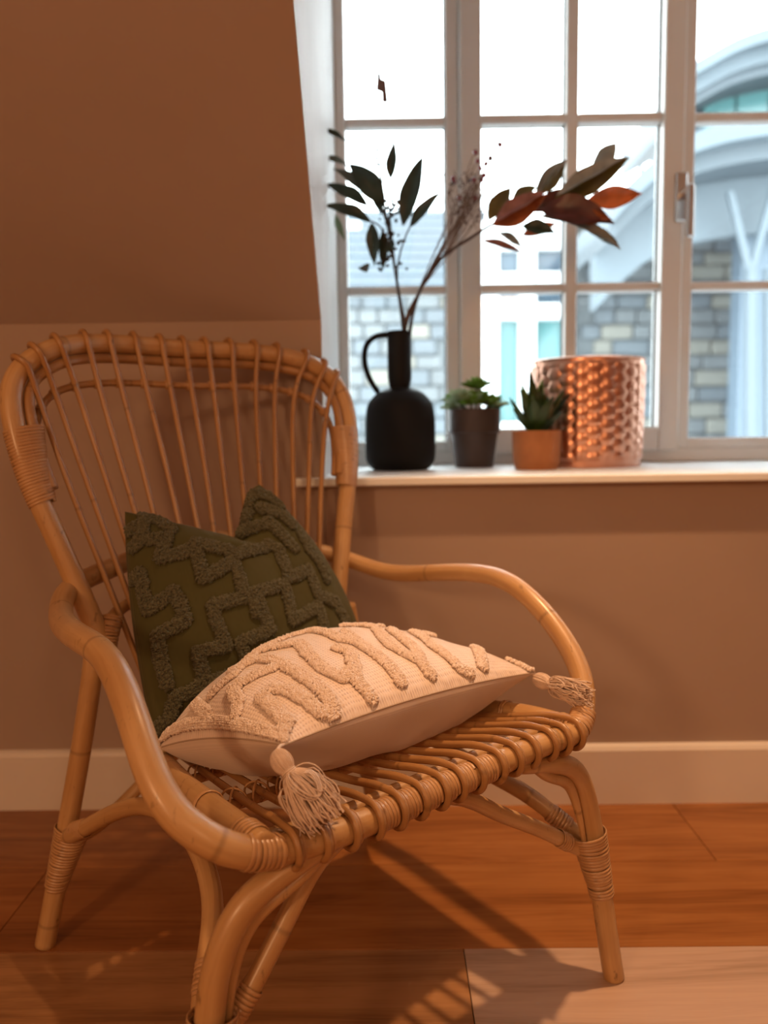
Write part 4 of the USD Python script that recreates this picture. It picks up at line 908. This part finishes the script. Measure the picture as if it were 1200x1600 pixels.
cu = thing('cushion', 'olive green cushion with raised zigzag loop-pile pattern, propped against the chair back', 'cushion', W(np.array([0, -.05, .40])))
AG = (.006, 3.0, 21)
obj('front_cloth', cloth(green, 1, 150, (.42, .40), *AG), 'green_felt', cu)
obj('back_cloth', cloth(green, -1, 90, (.42, .40), .006, 3.0, 22), 'green_felt', cu)
t_, c_, n_ = tufts(green, GP, *AG, .0200, .0052, 420, 31, False)
pt = obj('tufted_pattern', t_, 'green_pile', cu, label='raised grey-green loop-pile zigzag lines')
c_, n_ = spread(c_, n_, .0032, 5)
obj('pile_loops', noodles(c_, n_, .0042, .00145, 41, .55), 'green_pile', pt, kind='stuff')

cu2 = thing('cushion', 'cream tufted cushion with corner tassels lying on the seat of the rattan armchair', 'cushion', W(np.array([.03, .2, .41])))
AC = (.006, 2.6, 33)
obj('top_cloth', cloth(cream, 1, 170, (.47, .35), *AC), 'cream_slub', cu2, label='slubby woven cream face cloth')
obj('under_cloth', cloth(cream, -1, 130, (.47, .35), .010, 3.2, 34), 'cream_cotton', cu2, label='plain smooth cotton underside')
t_, c_, n_ = tufts(cream, CP, *AC, .0185, .0050, 470, 51, False)
pt = obj('tufted_pattern', t_, 'cream_pile', cu2, label='raised chunky cream pile branching over the face')
c_, n_ = spread(c_, n_, .0027, 6)
obj('pile_loops', noodles(c_, n_, .0027, .0017, 42, .8), 'cream_pile', pt, kind='stuff')
# seam cord round the edge
e = np.linspace(-1, 1, 70); o = np.ones(70)
for a, b in ((e, -o), (o, e), (e[::-1], o), (-o, e[::-1])):
    obj('seam', tube(W(cream(a, b, 1) + [0, 0, .0004]), .0011, 6), 'cream_thread', cu2)

def tassel(neck_top, head, neck, tips, spread_r, n, seed, droop, surf=None):
    """a wrapped head and a skirt of yarns running from the neck to the tips, chair-local"""
    g = np.random.default_rng(seed); neck_top, head, neck, tips = (np.array(q, float) for q in (neck_top, head, neck, tips)); ax = neck - head; hl = np.linalg.norm(ax); ax /= hl
    r = .0115; root = cu2
    u = np.linspace(0, 1, 14); prof = r * np.sqrt(np.clip(1 - (2 * u - 1) ** 2 * .93, .02, 1)); prof[-2:] = r * .62
    pts = head - ax * hl * 1.0 + np.outer(u, ax) * hl * 2.0
    hd = obj('tassel_head', tube(W(pts), prof, 20), 'cream_yarn', root)
    fib = []
    for k in range(34):
        t = 2 * np.pi * k / 34 + g.normal(0, .05); a = np.cross(ax, [0, 0, 1.] if abs(ax[2]) < .9 else [1., 0, 0]); a /= np.linalg.norm(a); b = np.cross(ax, a)
        fib.append(tube(W(pts + (prof * 1.0)[:, None] * (math.cos(t) * a + math.sin(t) * b)), .0009, 5))
    obj('head_yarns', join(fib), 'cream_yarn', hd, kind='stuff')
    obj('cord', tube(W(np.array([neck_top, (neck_top + pts[0]) / 2 + [0, 0, .0015], pts[1]])), .0022, 8), 'cream_yarn', root)
    obj('tassel_binding', coil(W(np.linspace(neck - ax * .003, neck + ax * .003, 4)), r * .66, None, None, .0018, .0010, .0009, wob=.0003), 'cream_yarn', root)
    st = []
    dirv = tips - neck; Ld = np.linalg.norm(dirv); dn = dirv / Ld
    a = np.cross(dn, [0, 0, 1.] if abs(dn[2]) < .9 else [1., 0, 0]); a /= np.linalg.norm(a); b = np.cross(dn, a)
    for k in range(n):
        th = g.uniform(0, 2 * np.pi); q = math.sqrt(g.uniform(0, 1)); L = g.uniform(.82, 1.08)
        o = math.cos(th) * a + math.sin(th) * b; p0 = neck + o * r * .55 * q; tip = neck + dirv * L + o * spread_r * q * g.uniform(.75, 1.2)
        m1 = neck + dirv * .33 * L + o * (spread_r * .80 * q) ; m2 = neck + dirv * .70 * L + o * spread_r * 1.05 * q + g.normal(0, .0022, 3)
        m1 = m1 + np.array([0, 0, droop * .5]); tip = tip + g.normal(0, .0035, 3)
        P = curve(np.array([p0, m1, m2, tip]), n=11)
        if surf is not None: P = surf(P)
        st.append(tube(W(P), .00085, 5))
    for k in range(10):   # stray yarn loops over the outside
        th = g.uniform(0, 2 * np.pi); o = math.cos(th) * a + math.sin(th) * b; o2 = math.cos(th + .9) * a + math.sin(th + .9) * b
        P = curve(np.array([neck + o * r * .5, neck + dirv * .35 + o * spread_r * 1.05, neck + dirv * .6 + (o + o2) * .55 * spread_r, neck + dirv * .35 + o2 * spread_r * 1.0, neck + dirv * .15 + o2 * spread_r * .7]), n=16)
        if surf is not None: P = surf(P)
        st.append(tube(W(P), .0008, 5))
    obj('tassel_skirt', join(st), 'cream_yarn', root, kind='stuff')

def above_rail(P):
    P = P.copy(); d = P[:, 1:] - np.stack([np.array([rail_y(x) for x in P[:, 0]]), np.array([rail_z(x) for x in P[:, 0]])], 1); r = np.linalg.norm(d, axis=1, keepdims=True); k = RP + .0055
    P[:, 1:] += np.where(r < k, d / (r + 1e-9) * (k - r), 0); return P
def above_corner(P):
    P = P.copy(); dd, ii = cKDTree(loop).query(P); d = P - loop[ii]; r = np.linalg.norm(d, axis=1, keepdims=True); k = RP + .001
    return P + np.where(r < k, d / (r + 1e-9) * (k - r), 0)
tassel(CREAM[0] + [.004, -.004, 0], (-.204, .402, .4685), (-.2005, .411, .4585), (-.176, .442, .4110), .0270, 270, 61, .004, above_rail)
tassel(CREAM[1] + [-.004, -.003, 0], (.2830, .3400, .4440), (.2832, .3560, .4430), (.2800, .4230, .4440), .0165, 190, 62, .004, above_corner)
